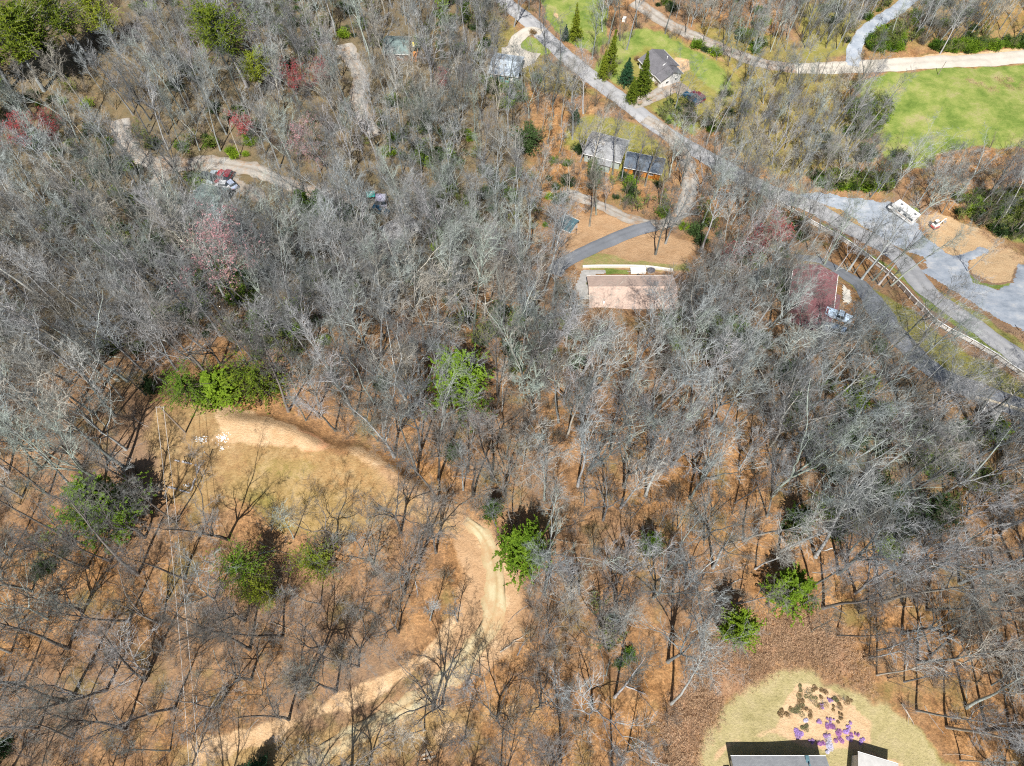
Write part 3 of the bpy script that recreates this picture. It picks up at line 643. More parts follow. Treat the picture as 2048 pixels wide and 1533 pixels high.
EP = {
 'hemlock': [(*proto(evergreen(600, 14, 4.2), [DBARK], [DBARK, HEML]), 14, 4.2), (*proto(evergreen(601, 12, 3.6, irr=.5), [DBARK], [DBARK, HEML]), 12, 3.6)],
 'loose': [(*proto(evergreen(605, 13, 3.8, .15, 20, 7, -.05, .4, .5, .5, 'round', .8), [DBARK], [DBARK, HEML]), 13, 3.8), (*proto(evergreen(606, 11, 3.4, .1, 18, 7, -.03, .4, .5, .45, 'round', .8), [DBARK], [DBARK, PINE]), 11, 3.4)],
 'round': [(*proto(evergreen(625, 13, 4.0, .1, 30, 9, -.02, .38, .5, 1.25, 'hemlock', .5), [DBARK], [DBARK, LIMED]), 13, 4)],
 'pine': [(*proto(evergreen(610, 21, 4.4, .38, 22, 8, .05, .5, .4, .9, 'pine', .55), [BARK], [BARK, PINE]), 21, 4.4), (*proto(evergreen(611, 24, 5.0, .45, 20, 8, .05, .5, .4, .9, 'pine', .6), [BARK], [BARK, PINE]), 24, 5)],
 'lime': [(*proto(evergreen(620, 12, 3.3, .1, 26, 8, -.06, .5, .5, 1.0, 'hemlock', .55), [DBARK], [DBARK, LIME]), 12, 3.3), (*proto(evergreen(621, 8, 2.4, .05, 20, 8, -.02, .42, .5, 1.0, 'round', .4), [DBARK], [DBARK, LIME]), 8, 2.4)],
 'cone': [(*proto(evergreen(630, 12, 2.5, .04, 28, 9, .02, .36, .5, 1.1, 'cone', .25), [DBARK], [DBARK, PINE]), 12, 2.5)],
 'spruce': [(*proto(evergreen(640, 9, 3.0, .04, 24, 10, -.02, .34, .45, 1.1, 'cone', .2), [DBARK], [DBARK, BLUEG]), 9, 3.0)],
 'laurel': [(*proto(evergreen(650, 6, 3.2, .05, 16, 8, .0, .38, .6, .8, 'round', .5), [DBARK], [DBARK, LAUREL]), 6, 3.2)],
}
SH_GREEN = [shrub(700 + i, 1.7, 1.5).mesh('leaves', [DBARK, m]) for i, m in enumerate([HEML, LIME, LAUREL])]

def place(name, pr, x, y, s, rz, label, cat, group=None, crown='crown', tilt=(0, 0), sxy=1.0):
    t = thing(name, label, cat, (x, y, h1(x, y)), rz, group)
    t.rotation_euler = (tilt[0], tilt[1], rz); t.scale = (s * sxy, s * sxy, s)
    a = link('trunk', pr[0], t); b = link(crown, pr[1], t)
    return t
# ------------------------------------------------------------------ buildings
WHITE = simple('white_paint', (.78, .77, .74), .6, var=.05); TRIM = simple('grey_trim', (.30, .31, .32), .6)
GLASSD = simple('dark_glass', (.03, .04, .05), .12, var=.3, spec=.6); DARK = simple('black_rubber', (.02, .02, .022), .8)
CONC = simple('concrete', (.42, .40, .38), .9, var=.25, scale=1.5); METAL = simple('grey_metal', (.5, .5, .5), .4, .7)
WOODW = simple('weathered_wood', (.30, .25, .20), .9, var=.35, scale=4); LOGW = simple('pale_wood', (.42, .36, .29), .85, var=.25, scale=5)
ORW = simple('orange_wood', (.50, .20, .04), .7, var=.25, scale=2)
R_SLATE = shingle('slate_shingle', (.17, .165, .175)); R_GREY = shingle('grey_shingle', (.33, .335, .34), .35); R_TAN = shingle('tan_shingle', (.50, .375, .305), .16)
R_MAROON = shingle('maroon_metal', (.20, .09, .095), .35, metal_ribs=True); R_BLUE = shingle('blue_slate', (.13, .16, .20), .35); R_TEAL = shingle('teal_metal', (.10, .19, .22), .3)
R_GREEN = shingle('green_grey_shingle', (.19, .25, .24), .25); R_PALE = shingle('pale_blue_metal', (.40, .46, .52), .2, metal_ribs=True)
R_DGREY = shingle('mid_grey_shingle', (.30, .31, .32), .15); R_WHITE = simple('white_roof', (.44, .43, .41), .7, var=.12, scale=1.5)
S_WHITE = siding('white_siding', (.74, .73, .70)); S_GREY = siding('grey_green_siding', (.40, .46, .43)); S_CREAM = siding('cream_siding', (.62, .58, .48)); S_TEAL = siding('teal_siding', (.16, .38, .40)); S_BROWN = siding('brown_siding', (.28, .13, .05))

def window(par, x, y, z, w_, h_, nx, ny, name='window'):
    """window centred at x,y,z on a wall whose outward normal is (nx,ny)"""
    f, g = MB(), MB(); tx, ty = -ny, nx
    def bar(m, a0, a1, z0, z1, d0, d1):
        P = []
        for zz in (z0, z1):
            for (a, d) in ((a0, d0), (a1, d0), (a1, d1), (a0, d1)): P.append((x + tx * a + nx * d, y + ty * a + ny * d, zz))
        m.add(P, [(0, 3, 2, 1), (4, 5, 6, 7), (0, 1, 5, 4), (1, 2, 6, 5), (2, 3, 7, 6), (3, 0, 4, 7)])
    a, b = w_ / 2, h_ / 2
    bar(f, -a, -a + .09, z - b, z + b, -.02, .07); bar(f, a - .09, a, z - b, z + b, -.02, .07)
    bar(f, -a + .09, a - .09, z + b - .09, z + b, -.02, .068); bar(f, -a + .09, a - .09, z - b, z - b + .09, -.02, .068); bar(f, -.03, .03, z - b + .09, z + b - .09, -.02, .06)
    o = f.build(name, WHITE, par)
    bar(g, -a + .09, a - .09, z - b + .09, z + b - .09, -.02, .035); g.build('pane', GLASSD, o)
def door(par, x, y, z0, w_, h_, nx, ny, mat=None, name='door'):
    m = MB(); tx, ty = -ny, nx; P = []
    for zz in (z0, z0 + h_):
        for (a, d) in ((-w_ / 2, -.02), (w_ / 2, -.02), (w_ / 2, .06), (-w_ / 2, .06)): P.append((x + tx * a + nx * d, y + ty * a + ny * d, zz))
    m.add(P, [(0, 3, 2, 1), (4, 5, 6, 7), (0, 1, 5, 4), (1, 2, 6, 5), (2, 3, 7, 6), (3, 0, 4, 7)]); o = m.build(name, mat or TRIM, par)
    k = MB(); k.box(x + tx * w_ * .38 + nx * .06 - .04, x + tx * w_ * .38 + nx * .06 + .04, y + ty * w_ * .38 + ny * .06 - .04, y + ty * w_ * .38 + ny * .06 + .04, z0 + 1, z0 + 1.1); k.build('handle', METAL, o)
def gable(par, x0, x1, yl, yr, hw, rise, wall, roof, oh=.45, wn='wall', rn='roof', down=1.5, ridge=True, th=.16, yc=None):
    """gabled volume: ridge along x at y=yc, eaves at yl<0 and yr>0"""
    yc = (yl + yr) / 2 if yc is None else yc
    m = MB(); m.prism_yz([(yl, -down), (yr, -down), (yr, hw), (yc, hw + rise), (yl, hw)], x0, x1); wl = m.build(wn, wall, par)
    r = MB()
    for y, s in ((yl, -1), (yr, 1)):
        sl = rise / abs(yc - y); ye = y + s * oh; ze = hw - sl * oh
        r.prism_yz([(yc, hw + rise + .02), (ye, ze + .02), (ye, ze + .02 + th), (yc, hw + rise + .02 + th)][::s], x0 - oh, x1 + oh)
    ro = r.build(rn, roof, par)
    if ridge:
        c = MB(); c.prism_yz([(yc - .22, hw + rise + th - .03), (yc + .22, hw + rise + th - .03), (yc, hw + rise + th + .10)], x0 - oh - .01, x1 + oh + .01); c.build('ridge_cap', roof, ro)
    for y, s in ((yl, -1), (yr, 1)):
        sl = rise / abs(yc - y); g = MB(); ye = y + s * (oh + .07); ze = hw - sl * oh
        g.box(x0 - oh, x1 + oh, min(ye - .05, ye + .05), max(ye - .05, ye + .05), ze - .02, ze + .12); g.build('gutter', WHITE, par)
    return wl, ro
def chimney(ro, x, y, z0, z1, s=.35):
    m = MB(); m.box(x - s, x + s, y - s, y + s, z0, z1); m.box(x - s - .06, x + s + .06, y - s - .06, y + s + .06, z1, z1 + .12); m.build('chimney', CONC, ro)
def vent(ro, x, y, z0, z1, r=.08, mat=None): m = MB(); m.tube((x, y, z0), (x, y, z1), r, r, 8); m.tube((x, y, z1), (x, y, z1 + .08), r * 1.6, r * 1.6, 8); m.build('roof_vent', mat or METAL, ro)
def root(name, label, cat, a, b, up, group=None):
    """house root midway along a ridge line given by two survey pixels at height up"""
    A, B = G(*a, up), G(*b, up); cx, cy = (A[0] + B[0]) / 2, (A[1] + B[1]) / 2
    z = min(h1(cx + u, cy + v) for u in (-3, 0, 3) for v in (-3, 0, 3)) + .25
    L = math.dist(A[:2], B[:2]); ang = math.atan2(B[1] - A[1], B[0] - A[0])
    return thing(name, label, cat, (cx, cy, z), ang, group), L

# tan roofed long house
t, L = root('house', 'long house with pinkish tan shingle roof below the asphalt drive', 'house', (1183, 565), (1352, 567), 5)
hx = L / 2
wl, ro = gable(t, -hx, hx, -5.2, 3.9, 2.9, 1.7, S_GREY, R_TAN, down=3.5, yc=0)
for x in (-6.5, -3.2, .5, 3.6, 6.8): window(t, x, -5.2, 1.6, 1.3, 1.1, 0, -1)
for x in (-5, 0, 5): window(t, x, 3.9, 1.6, 1.2, 1.0, 0, 1)
window(t, -hx, -1.5, 1.6, 1.1, 1.1, -1, 0); door(t, -hx, 1.4, .0, 1.0, 2.1, -1, 0, WHITE); door(t, 2, -5.2, 0, 1.0, 2.1, 0, -1)
vent(ro, -hx + 2.6, -3.6, 3.2, 4.1, .16, WHITE); vent(ro, 3, -2, 3.5, 4.6, .08); vent(ro, 5.5, 1.2, 3.8, 4.6, .08)
m = MB(); m.box(-hx + 1, 0, -8.2, -5.25, -.12, 0)
for x in (-hx + 1.1, -4, 0): m.box(x - .07, x + .07, -8.15, -8.01, -3.2, 1.0)
m.box(-hx + 1, 0, -8.2, -8.12, .9, 1.0); m.build('deck', WOODW, t)
TANH = t
def wall_strip(name, label, cat, pxs, thick, hgt, mat, base=-.3):
    c = catmull(W(pxs), .8); tg = np.gradient(c, axis=0); tg /= np.linalg.norm(tg, axis=1)[:, None]; nr = np.stack([-tg[:, 1], tg[:, 0]], 1) * thick / 2
    z = H(c[:, 0], c[:, 1]); k = len(c); o = c[0]; z0 = z[0]
    V = [];
    for s, dz in ((1, base), (1, hgt), (-1, hgt), (-1, base)): V.append(np.concatenate([c + nr * s - o, (z + dz - z0)[:, None]], 1))
    V = np.stack(V, 1).reshape(-1, 3); i = np.arange(k * 4).reshape(k, 4); j = np.roll(i, -1, 1)
    F = np.stack([i[:-1], j[:-1], j[1:], i[1:]], -1).reshape(-1, 4); F = np.concatenate([F, i[:1], i[-1:, ::-1]])
    ob = link(name, mesh_np(name, V, [F], [mat]), None, (o[0], o[1], z0)); return tag(ob, label, cat)
wall_strip('retaining_wall', 'pale concrete retaining wall curving behind the tan roofed house', 'wall', [(1165, 536), (1200, 535), (1250, 535), (1300, 537), (1345, 543)], .45, .7, simple('pale_concrete', (.58, .56, .52), .9, var=.12))
def at(px, py, up=0): x, y, z = G(px, py, up); return x, y, z
# covered trailer and grill behind the tan house
def boxy(name, label, cat, px, py, rz, l, w_, h_, mat, leg=.35, grp=None):
    x, y, z = at(px, py); t = thing(name, label, cat, (x, y, z + .05), rz, grp); return t
x, y, z = at(1275, 546); t = thing('cargo_trailer', 'low white cargo trailer parked behind the tan roofed house', 'trailer', (x, y, z), R(2))
m = MB(); m.box(-1.7, 1.7, -.7, .7, .45, 1.15); m.build('body', WHITE, t, bevel=.05)
m = MB(); m.box(-1.72, 1.72, -.73, .73, 1.15, 1.22); m.build('lid', WHITE, t)
for s in (-1, 1):
    m = MB(); m.wheel(0, s * .78, .32, .32, .2); w_ = m.build('wheel', DARK, t); m = MB(); m.wheel(0, s * .88, .32, .15, .03); m.build('hub', METAL, w_)
m = MB(); m.tube((-1.7, 0, .5), (-2.5, 0, .5), .05); m.build('hitch', METAL, t)
x, y, z = at(1301, 545); t = thing('hot_tub', 'dark covered hot tub at the right of the white trailer', 'hot tub', (x, y, z), 0)
m = MB(); m.prism_xy([(math.cos(a) * .95, math.sin(a) * .75) for a in np.linspace(0, 2 * math.pi, 9)[:-1]], 0, .8); m.build('tub', WOODW, t)
m = MB(); m.prism_xy([(math.cos(a) * 1.0, math.sin(a) * .8) for a in np.linspace(0, 2 * math.pi, 9)[:-1]], .8, .9); m.build('cover', simple('dark_cover', (.07, .065, .075), .7), t)

# maroon roofed house
t, L = root('house', 'large house with dark maroon metal roof beside the curved drive', 'house', (1632, 545), (1638, 640), 5)
hx = L / 2
gable(t, -hx, hx * .42, -4.4, 4.0, 3.0, 1.5, S_CREAM, R_MAROON, down=3)
gable(t, hx * .42 + .02, hx, -3.2, 3.6, 2.6, 1.1, S_CREAM, R_MAROON, down=3.5, wn='back_wall', rn='back_roof')
m = MB(); m.box(-hx * .45, hx * .2, 4.0, 5.4, -2.5, 2.1); m.build('porch_wall', S_CREAM, t)
m = MB(); m.prism_yz([(4.05, 2.62), (5.75, 2.15), (5.75, 2.28), (4.05, 2.75)], -hx * .5, hx * .25); m.build('porch_roof', R_MAROON, t)
for x in (-hx * .8, -hx * .3, hx * .1): window(t, x, -4.4, 1.6, 1.2, 1.1, 0, -1)
for x in (-hx * .75, -hx * .58): window(t, x, 4.0, 1.5, 1.0, 1.1, 0, 1)
window(t, -hx * .3, 5.4, 1.1, 1.2, 1.0, 0, 1); door(t, hx * .05, 5.4, -.6, 1.0, 2.0, 0, 1, WHITE); window(t, -hx, -2, 1.6, 1.1, 1.1, -1, 0); window(t, -hx, 1.8, 1.6, 1.1, 1.1, -1, 0)
patch('concrete_apron', [(1682, 568), (1690, 572), (1702, 585), (1706, 602), (1700, 612), (1684, 606), (1682, 590)], simple('pale_apron', (.66, .61, .52), .9, var=.12), .3, .1, .4)

# dark roofed white house
t, L = root('house', 'white gabled house with dark slate roof between the lawns', 'house', (1305, 95), (1350, 143), 5)
hx = L / 2 - .5
gable(t, -hx, hx * .38, -4.2, 4.0, 2.9, 1.6, S_WHITE, R_SLATE, down=1.5)
gable(t, hx * .38 + .02, hx, -3.9, 3.1, 2.85, 1.5, S_WHITE, R_SLATE, down=2.2, wn='garage_wall', rn='garage_roof', yc=-.05)
m = MB(); m.prism_yz([(-4.6, 2.72), (0, 4.70), (0, 4.76), (-4.6, 2.80)], hx * .38 - .62, hx * .38 - .44); m.build('roof_edge', WHITE, t)
for y in (-1.6, 1.6): window(t, hx, y, 1.4, 1.1, 1.0, 1, 0)
window(t, hx, -.1, 3.3, .7, .5, 1, 0)
for x in (-hx * .8, -hx * .3, hx * .15): window(t, x, -4.2, 1.5, 1.2, 1.1, 0, -1)
for x in (-hx * .7, -hx * .1): window(t, x, 4.0, 1.5, 1.2, 1.1, 0, 1)
door(t, hx * .7, -3.9, 0, 2.4, 2.1, 0, -1, WHITE, 'garage_door')
v = [o for o in t.children if o.name.startswith('roof')][0]; vent(v, -1, 2.2, 3.2, 4.4, .1, WHITE); vent(v, 1.5, 1.6, 3.2, 4.6, .08)

# grey roofed house with the blue shed roof beside it
t, L = root('house', 'light grey shingled house in thin trees left of the loop lane', 'house', (1180, 272), (1250, 290), 5)
hx = L / 2
gable(t, -hx, hx, -4.0, 3.8, 2.7, 1.5, S_GREY, R_GREY, down=2)
m = MB(); m.box(-hx * .1, hx * .55, -5.9, -4.03, -1.5, 2.2); m.build('porch_wall', S_GREY, t)
m = MB(); m.prism_yz([(-6.3, 2.0), (-4.5, 2.45), (-4.5, 2.6), (-6.3, 2.15)], -hx * .15, hx * .6); m.build('porch_roof', R_GREY, t)
for x in (-hx * .7, -hx * .4): window(t, x, -4.0, 1.4, 1.1, 1.0, 0, -1)
for x in (-hx * .6, hx * .4): window(t, x, 3.8, 1.4, 1.1, 1.0, 0, 1)
window(t, hx, .8, 1.4, 1.2, 1.0, 1, 0); door(t, hx, -1.4, 0, .95, 2.0, 1, 0, WHITE)
v = [o for o in t.children if o.name.startswith('roof')][0]; chimney(v, -.8, -.9, 3.0, 4.7)
t, L = root('workshop', 'long low workshop with blue grey roof and orange wooden front', 'workshop', (1255, 311), (1326, 327), 3.6)
hx = L / 2
gable(t, -hx, hx, -2.6, 2.4, 2.4, .8, ORW, R_BLUE, down=1.5, ridge=True)
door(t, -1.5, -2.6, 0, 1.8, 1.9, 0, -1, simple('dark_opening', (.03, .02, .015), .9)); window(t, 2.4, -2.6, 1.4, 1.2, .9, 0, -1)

# teal shed
t, L = root('shed', 'small shed with teal metal roof and white front beside the leaf lawn', 'shed', (1126, 434), (1146, 442), 3)
gable(t, -1.9, 1.9, -2.1, 1.9, 2.0, .7, S_WHITE, R_TEAL, down=1, oh=.25)
door(t, -.3, -2.1, 0, 1.1, 1.8, 0, -1, WHITE)
m = MB(); m.box(1.95, 2.9, -2.4, 2.0, -.8, -.55); m.build('ramp', WOODW, t)
x, y, z = at(1152, 470); t = thing('lamp_post', 'thin dark lamp post on the leaf lawn near the teal shed', 'lamp post', (x, y, z), 0)
m = MB(); m.tube((0, 0, -.3), (0, 0, 2.6), .05, .04); m.build('post', DARK, t); m = MB(); m.box(-.14, .14, -.14, .14, 2.6, 2.95, .03, .03); m.build('lantern', TRIM, t)

# pale blue house at the loop drive
t, L = root('house', 'pale blue roofed house with teal end wall at the top lawn drive', 'house', (990, 118), (1036, 122), 4.5)
hx = L / 2 + .6
gable(t, -hx, hx, -4.2, 4.0, 2.8, 1.2, S_TEAL, R_PALE, down=1.5)
window(t, hx, -1.3, 1.5, 1.0, 1.0, 1, 0); window(t, hx, 1.6, 1.5, 1.0, 1.0, 1, 0)
for x in (-2.5, 1): window(t, x, -4.2, 1.4, 1.2, 1.0, 0, -1)
door(t, hx * .6, -4.2, 0, .95, 2, 0, -1, WHITE)
# teal grey cabin in the upper woods
t, L = root('cabin', 'brown cabin with teal grey roof hidden in the upper middle woods', 'cabin', (768, 72), (816, 80), 4.5)
hx = L / 2
gable(t, -hx, hx, -3.6, 3.6, 2.6, 1.5, S_BROWN, R_GREEN, down=1.5)
window(t, -2, -3.6, 1.4, 1.1, 1.0, 0, -1); window(t, 1.5, -3.6, 1.4, 1.1, 1.0, 0, -1); window(t, hx, 1, 1.4, 1.0, 1.0, 1, 0); door(t, hx, -1.5, 0, 1.0, 2.0, 1, 0, ORW)
m = MB(); m.box(hx + .02, hx + 2.4, -3.4, 1.0, -.3, -.1); m.box(hx + 2.3, hx + 2.4, -3.4, 1.0, -.1, .9); m.build('porch', ORW, t)
x, y, z = at(822, 97); t = thing('playhouse', 'bright yellow playhouse below the brown cabin', 'playhouse', (x, y, z), R(20)); gable(t, -.9, .9, -.8, .8, 1.2, .5, simple('yellow_paint', (.75, .55, .06), .6), simple('yellow_roof', (.72, .60, .12), .6), oh=.15, down=.4, ridge=False)
# green grey roofed house by the gravel yard
t, L = root('house', 'house with blue green roof hidden below the row of parked cars', 'house', (394, 380), (430, 386), 4.5)
hx = L / 2 + .8
gable(t, -hx, hx, -3.4, 3.4, 2.6, 1.2, S_GREY, R_GREEN, down=2)
window(t, -1.5, -3.4, 1.4, 1.1, 1.0, 0, -1); window(t, 1.5, -3.4, 1.4, 1.1, 1.0, 0, -1); door(t, hx, 0, 0, .95, 2, 1, 0, WHITE)
t, L = root('house', 'house with slate blue roof under bare trees below the middle woods cars', 'house', (785, 448), (806, 440), 4.5)
gable(t, -3.6, 3.6, -2.9, 2.9, 2.6, 1.1, S_GREY, R_GREY, down=2)
window(t, -1.5, -2.9, 1.4, 1.1, 1.0, 0, -1); door(t, 1.2, -2.9, 0, .95, 2, 0, -1, WHITE)

# houses at the bottom edge
A = G(1465, 1513, 3); B = G(1650, 1513, 3); cx = (A[0] + B[0]) / 2; L = B[0] - A[0] - .8
yc0 = A[1] - .5 - 4.0
t = thing('house', 'grey shingled house cut by the bottom edge below the flower bed', 'house', (cx, yc0, h1(cx, yc0) - .1), 0)
wl, ro = gable(t, -L / 2, L / 2, -4, 4, 2.9, 1.7, S_WHITE, R_DGREY, down=1.5, oh=.5)
for x in (-4, -1, 3): window(t, x, 4.0, 1.5, 1.3, 1.1, 0, 1)
door(t, 1, 4.0, 0, 1.0, 2.1, 0, 1, WHITE); window(t, -L / 2, 1, 1.5, 1.2, 1.1, -1, 0); vent(ro, 2.4, 2.6, 3.2, 4.2, .07, DARK); vent(ro, -3.5, 2.0, 3.4, 4.4, .07)
m = MB(); m.box(3.6, 4.1, 3.6, 4.6, 3.0, 3.2) ; m.box(3.75, 3.95, 2.2, 3.6, 3.5, 3.65); m.build('skylight', R_TEAL, ro)
m = MB(); m.box(-L / 2 - 1.1, -L / 2 - .25, 1.5, 3.2, -1, .8); m.build('heat_pump', TRIM, t)
A = G(1695, 1503, 2.6); t = thing('garage', 'white roofed garage turned slightly, right of the flower bed', 'garage', (A[0] + 2.9, A[1] - 4.6, h1(A[0], A[1]) + .1), R(-16))
wl, ro = gable(t, -2.4, 2.4, -3.6, 3.6, 2.5, .35, S_WHITE, R_WHITE, down=1.2, oh=.3, ridge=False)
window(t, .5, 3.6, 1.4, 1.0, .9, 0, 1); window(t, -2.4, 1, 1.4, 1.0, .9, -1, 0); door(t, 0, -3.6, 0, 2.4, 2.1, 0, -1, WHITE, 'garage_door')
# white shed by the curved drive
x, y, z = at(1972, 832); t = thing('shed', 'small weathered white shed below the pale wall on the right', 'shed', (x, y, z + .1), R(50))
gable(t, -1.3, 1.3, -1.0, 1.0, 1.8, .6, S_WHITE, R_WHITE, oh=.2, down=.8, ridge=False); door(t, 1.3, 0, 0, .8, 1.6, 1, 0, TRIM)
wall_strip('stone_wall', 'low pale stone wall edging the curved drive above the white shed', 'wall', [(1948, 796), (1975, 803), (2005, 812), (2048, 824), (2090, 838)], .5, .5, simple('pale_stone', (.55, .48, .36), .95, var=.3, scale=5))

# ------------------------------------------------------------------ vehicles
def paint(n, c): return simple('paint_' + n, c, .3, .1, var=.04, spec=.6)
def car(label, px, py, px2, py2, col, kind='sedan', lift=0.0, name='parked_car', cat='car', grp=None):
    """nose at the second pixel"""
    A, B = G(px, py), G(px2, py2); cx, cy = (A[0] + B[0]) / 2, (A[1] + B[1]) / 2
    t = thing(name, label, cat, (cx, cy, h1(cx, cy) + .22 + lift), math.atan2(B[1] - A[1], B[0] - A[0]), grp); P = paint(*col)
    if kind == 'truck': L, Wd = 5.4, 1.95
    elif kind == 'suv': L, Wd = 4.8, 1.9
    else: L, Wd = 4.5, 1.8
    b = L / 2; w_ = Wd / 2; m = MB()
    if kind == 'truck':
        m.prism_xz([(-b, .45), (b, .45), (b + .05, .7), (b - .1, .98), (b - 1.35, 1.08), (b - 3.25, 1.08), (b - 3.25, .62), (-b + .1, .62), (-b + .1, 1.05), (-b, 1.05)], -w_, w_)
        bo = m.build('body', P, t)
        s = MB()
        for q in (-1, 1): s.box(-b + .1, b - 3.25, min(q * w_, q * (w_ - .1)), max(q * w_, q * (w_ - .1)), .625, 1.08)
        s.build('bed_side', P, t); c0, c1 = b - 3.2, b - 1.4; zt = 1.72
    else:
        zb = 1.0 if kind == 'suv' else .9
        m.prism_xz([(-b, .4), (b, .4), (b + .06, .6), (b - .05, zb - .1), (b - 1.2, zb), (-b + .4, zb + .03), (-b, zb - .05)], -w_, w_); m.build('body', P, t, bevel=.06)
        c0, c1 = (-b + .15, b - 1.25) if kind == 'suv' else (-b + .7, b - 1.2); zt = 1.68 if kind == 'suv' else 1.42
    zb = 1.06 if kind == 'truck' else zb
    c = MB(); c.add([(c0, -w_ + .06, zb - .02), (c1, -w_ + .06, zb - .02), (c1, w_ - .06, zb - .02), (c0, w_ - .06, zb - .02), (c0 + .3, -w_ + .26, zt), (c1 - .6, -w_ + .26, zt), (c1 - .6, w_ - .26, zt), (c0 + .3, w_ - .26, zt)],
          [(0, 3, 2, 1), (4, 5, 6, 7), (0, 1, 5, 4), (1, 2, 6, 5), (2, 3, 7, 6), (3, 0, 4, 7)]); c.build('glasshouse', GLASSD, t)
    r = MB(); r.box(c0 + .26, c1 - .55, -w_ + .22, w_ - .22, zt, zt + .05); r.build('roof', P, t, bevel=.02)
    for x in (-b + .85, b - .85):
        for q in (-1, 1):
            k = MB(); k.wheel(x, q * (w_ - .1), .33, .34, .24); wo = k.build('wheel', DARK, t); k = MB(); k.wheel(x, q * (w_ + .03), .33, .2, .02); k.build('rim', METAL, wo)
    for q in (-1, 1):
        k = MB(); k.box(b - .1, b + .05, min(q * .5, q * .8), max(q * .5, q * .8), .66, .8); k.build('headlight', WHITE, t)
        k = MB(); k.box(-b - .03, -b + .05, min(q * .5, q * .8), max(q * .5, q * .8), .66, .82); k.build('tail_light', simple('red_lens', (.4, .02, .02), .3), t)
    return t
BLK, WHT, RED_, DBL, MAR = ('charcoal', (.04, .045, .05)), ('white', (.75, .76, .77)), ('red', (.30, .035, .045)), ('dark_blue', (.02, .07, .12)), ('maroon', (.14, .02, .03))
car('dark blue pickup parked beside the maroon car on the pad', 1388, 208, 1373, 196, DBL, 'truck', .12, 'pickup_truck', 'pickup')
car('dark maroon car on the pad right of the blue pickup', 1401, 204, 1387, 193, MAR, 'suv', .12)
car('charcoal car at the left end of the row in the gravel yard', 425, 362, 412, 356, BLK, 'suv', .02)
car('silver blue car second in the row in the gravel yard', 432, 352, 424, 366, ('silver', (.38, .44, .48)), 'sedan', .02)
car('bright red car in the row in the gravel yard', 447, 352, 438, 365, RED_, 'sedan', .02)
car('smaller red car with dark front, right of the bright red car', 460, 356, 454, 367, ('deep_red', (.2, .03, .04)), 'suv', .02)
car('white car facing the yard just below the red cars', 444, 373, 460, 376, WHT, 'sedan', .05)
car('pale blue car right of the white car in the yard', 468, 377, 459, 368, ('pale_blue', (.36, .42, .55)), 'sedan', .05)
car('lilac grey car in the middle woods above the dark car', 760, 402, 758, 418, ('lilac', (.38, .36, .48)), 'suv', .05)
car('silver lilac car right of its lilac twin in the middle woods', 768, 403, 767, 418, ('lilac_silver', (.5, .5, .62)), 'suv', .05)
car('dark blue car parked below the two lilac cars', 752, 424, 772, 430, DBL, 'suv', .05)
car('white and blue pickup beside the maroon roofed house', 1662, 634, 1684, 640, ('sky_white', (.55, .68, .82)), 'truck', .1, 'pickup_truck', 'pickup')
car('grey blue car at the foot of the maroon roofed house', 1660, 662, 1674, 664, ('grey_blue', (.28, .36, .46)), 'sedan', .1)
x, y, z = at(743, 397); t = thing('canopy_tent', 'small turquoise tarp canopy left of the lilac cars', 'tarp', (x, y, z), R(10))
m = MB(); m.add([(-1.1, -1, 1.5), (1.1, -1, 1.5), (1.1, 1, 1.5), (-1.1, 1, 1.5), (0, 0, 2.0), (-1.1, -1, 1.42), (1.1, -1, 1.42), (1.1, 1, 1.42), (-1.1, 1, 1.42)], [(0, 1, 4), (1, 2, 4), (2, 3, 4), (3, 0, 4), (5, 8, 7, 6), (0, 5, 6, 1), (1, 6, 7, 2), (2, 7, 8, 3), (3, 8, 5, 0)]); m.build('tarp', simple('turquoise', (.02, .50, .44), .6), t)
for a in (-1, 1):
    for b in (-1, 1): m = MB(); m.tube((a, b * .92, -.2), (a, b * .92, 1.45), .03); m.build('leg', METAL, t)

# motorhome
A, B = G(1829, 449), G(1776, 418); cx, cy = (A[0] + B[0]) / 2, (A[1] + B[1]) / 2
t = thing('motorhome', 'small white motorhome parked on the grey gravel lot', 'motorhome', (cx, cy, h1(cx, cy) + .22), math.atan2(B[1] - A[1], B[0] - A[0]))
m = MB(); m.prism_xz([(-3.6, .55), (2.2, .55), (2.2, 1.85), (3.3, 1.95), (3.5, 2.3), (3.1, 2.95), (2.7, 3.05), (-3.6, 3.05)], -1.15, 1.15); m.build('body', simple('motorhome_white', (.80, .79, .76), .45, var=.04), t, bevel=.05)
m = MB(); m.prism_xz([(2.23, .5), (3.9, .5), (4.0, .85), (3.85, 1.1), (3.2, 1.2), (2.75, 1.8), (2.23, 1.83)], -.95, .95); m.build('cab', WHITE, t, bevel=.05)
m = MB(); m.add([(3.22, -.82, 1.24), (3.22, .82, 1.24), (2.8, .78, 1.76), (2.8, -.78, 1.76)], [(0, 1, 2, 3)]); m.v = [(x + .05, y, z + .03) for x, y, z in m.v]; m.add([(x - .03, y, z - .04) for x, y, z in m.v[:4]], [(3, 2, 1, 0)]); m.build('windscreen', GLASSD, t)
for x, w_ in ((-2.6, 1.3), (-.9, 1.3), (.9, .7)):
    for q in (-1, 1):
        m = MB(); m.box(x - w_ / 2, x + w_ / 2, min(q * 1.12, q * 1.18), max(q * 1.12, q * 1.18), 1.7, 2.35); m.build('window', GLASSD, t)
m = MB(); m.box(-2.0, 1.0, 1.15, 1.32, 2.78, 2.95); m.build('awning', TRIM, t)
m = MB(); m.box(-.4, .6, -.45, .45, 3.05, 3.3, .08, .08); m.build('air_conditioner', WHITE, t)
for x in (-2.6, 1.6): m = MB(); m.box(x - .3, x + .3, -.3, .3, 3.05, 3.15); m.build('roof_vent', simple('smoke_plastic', (.12, .12, .13), .4), t)
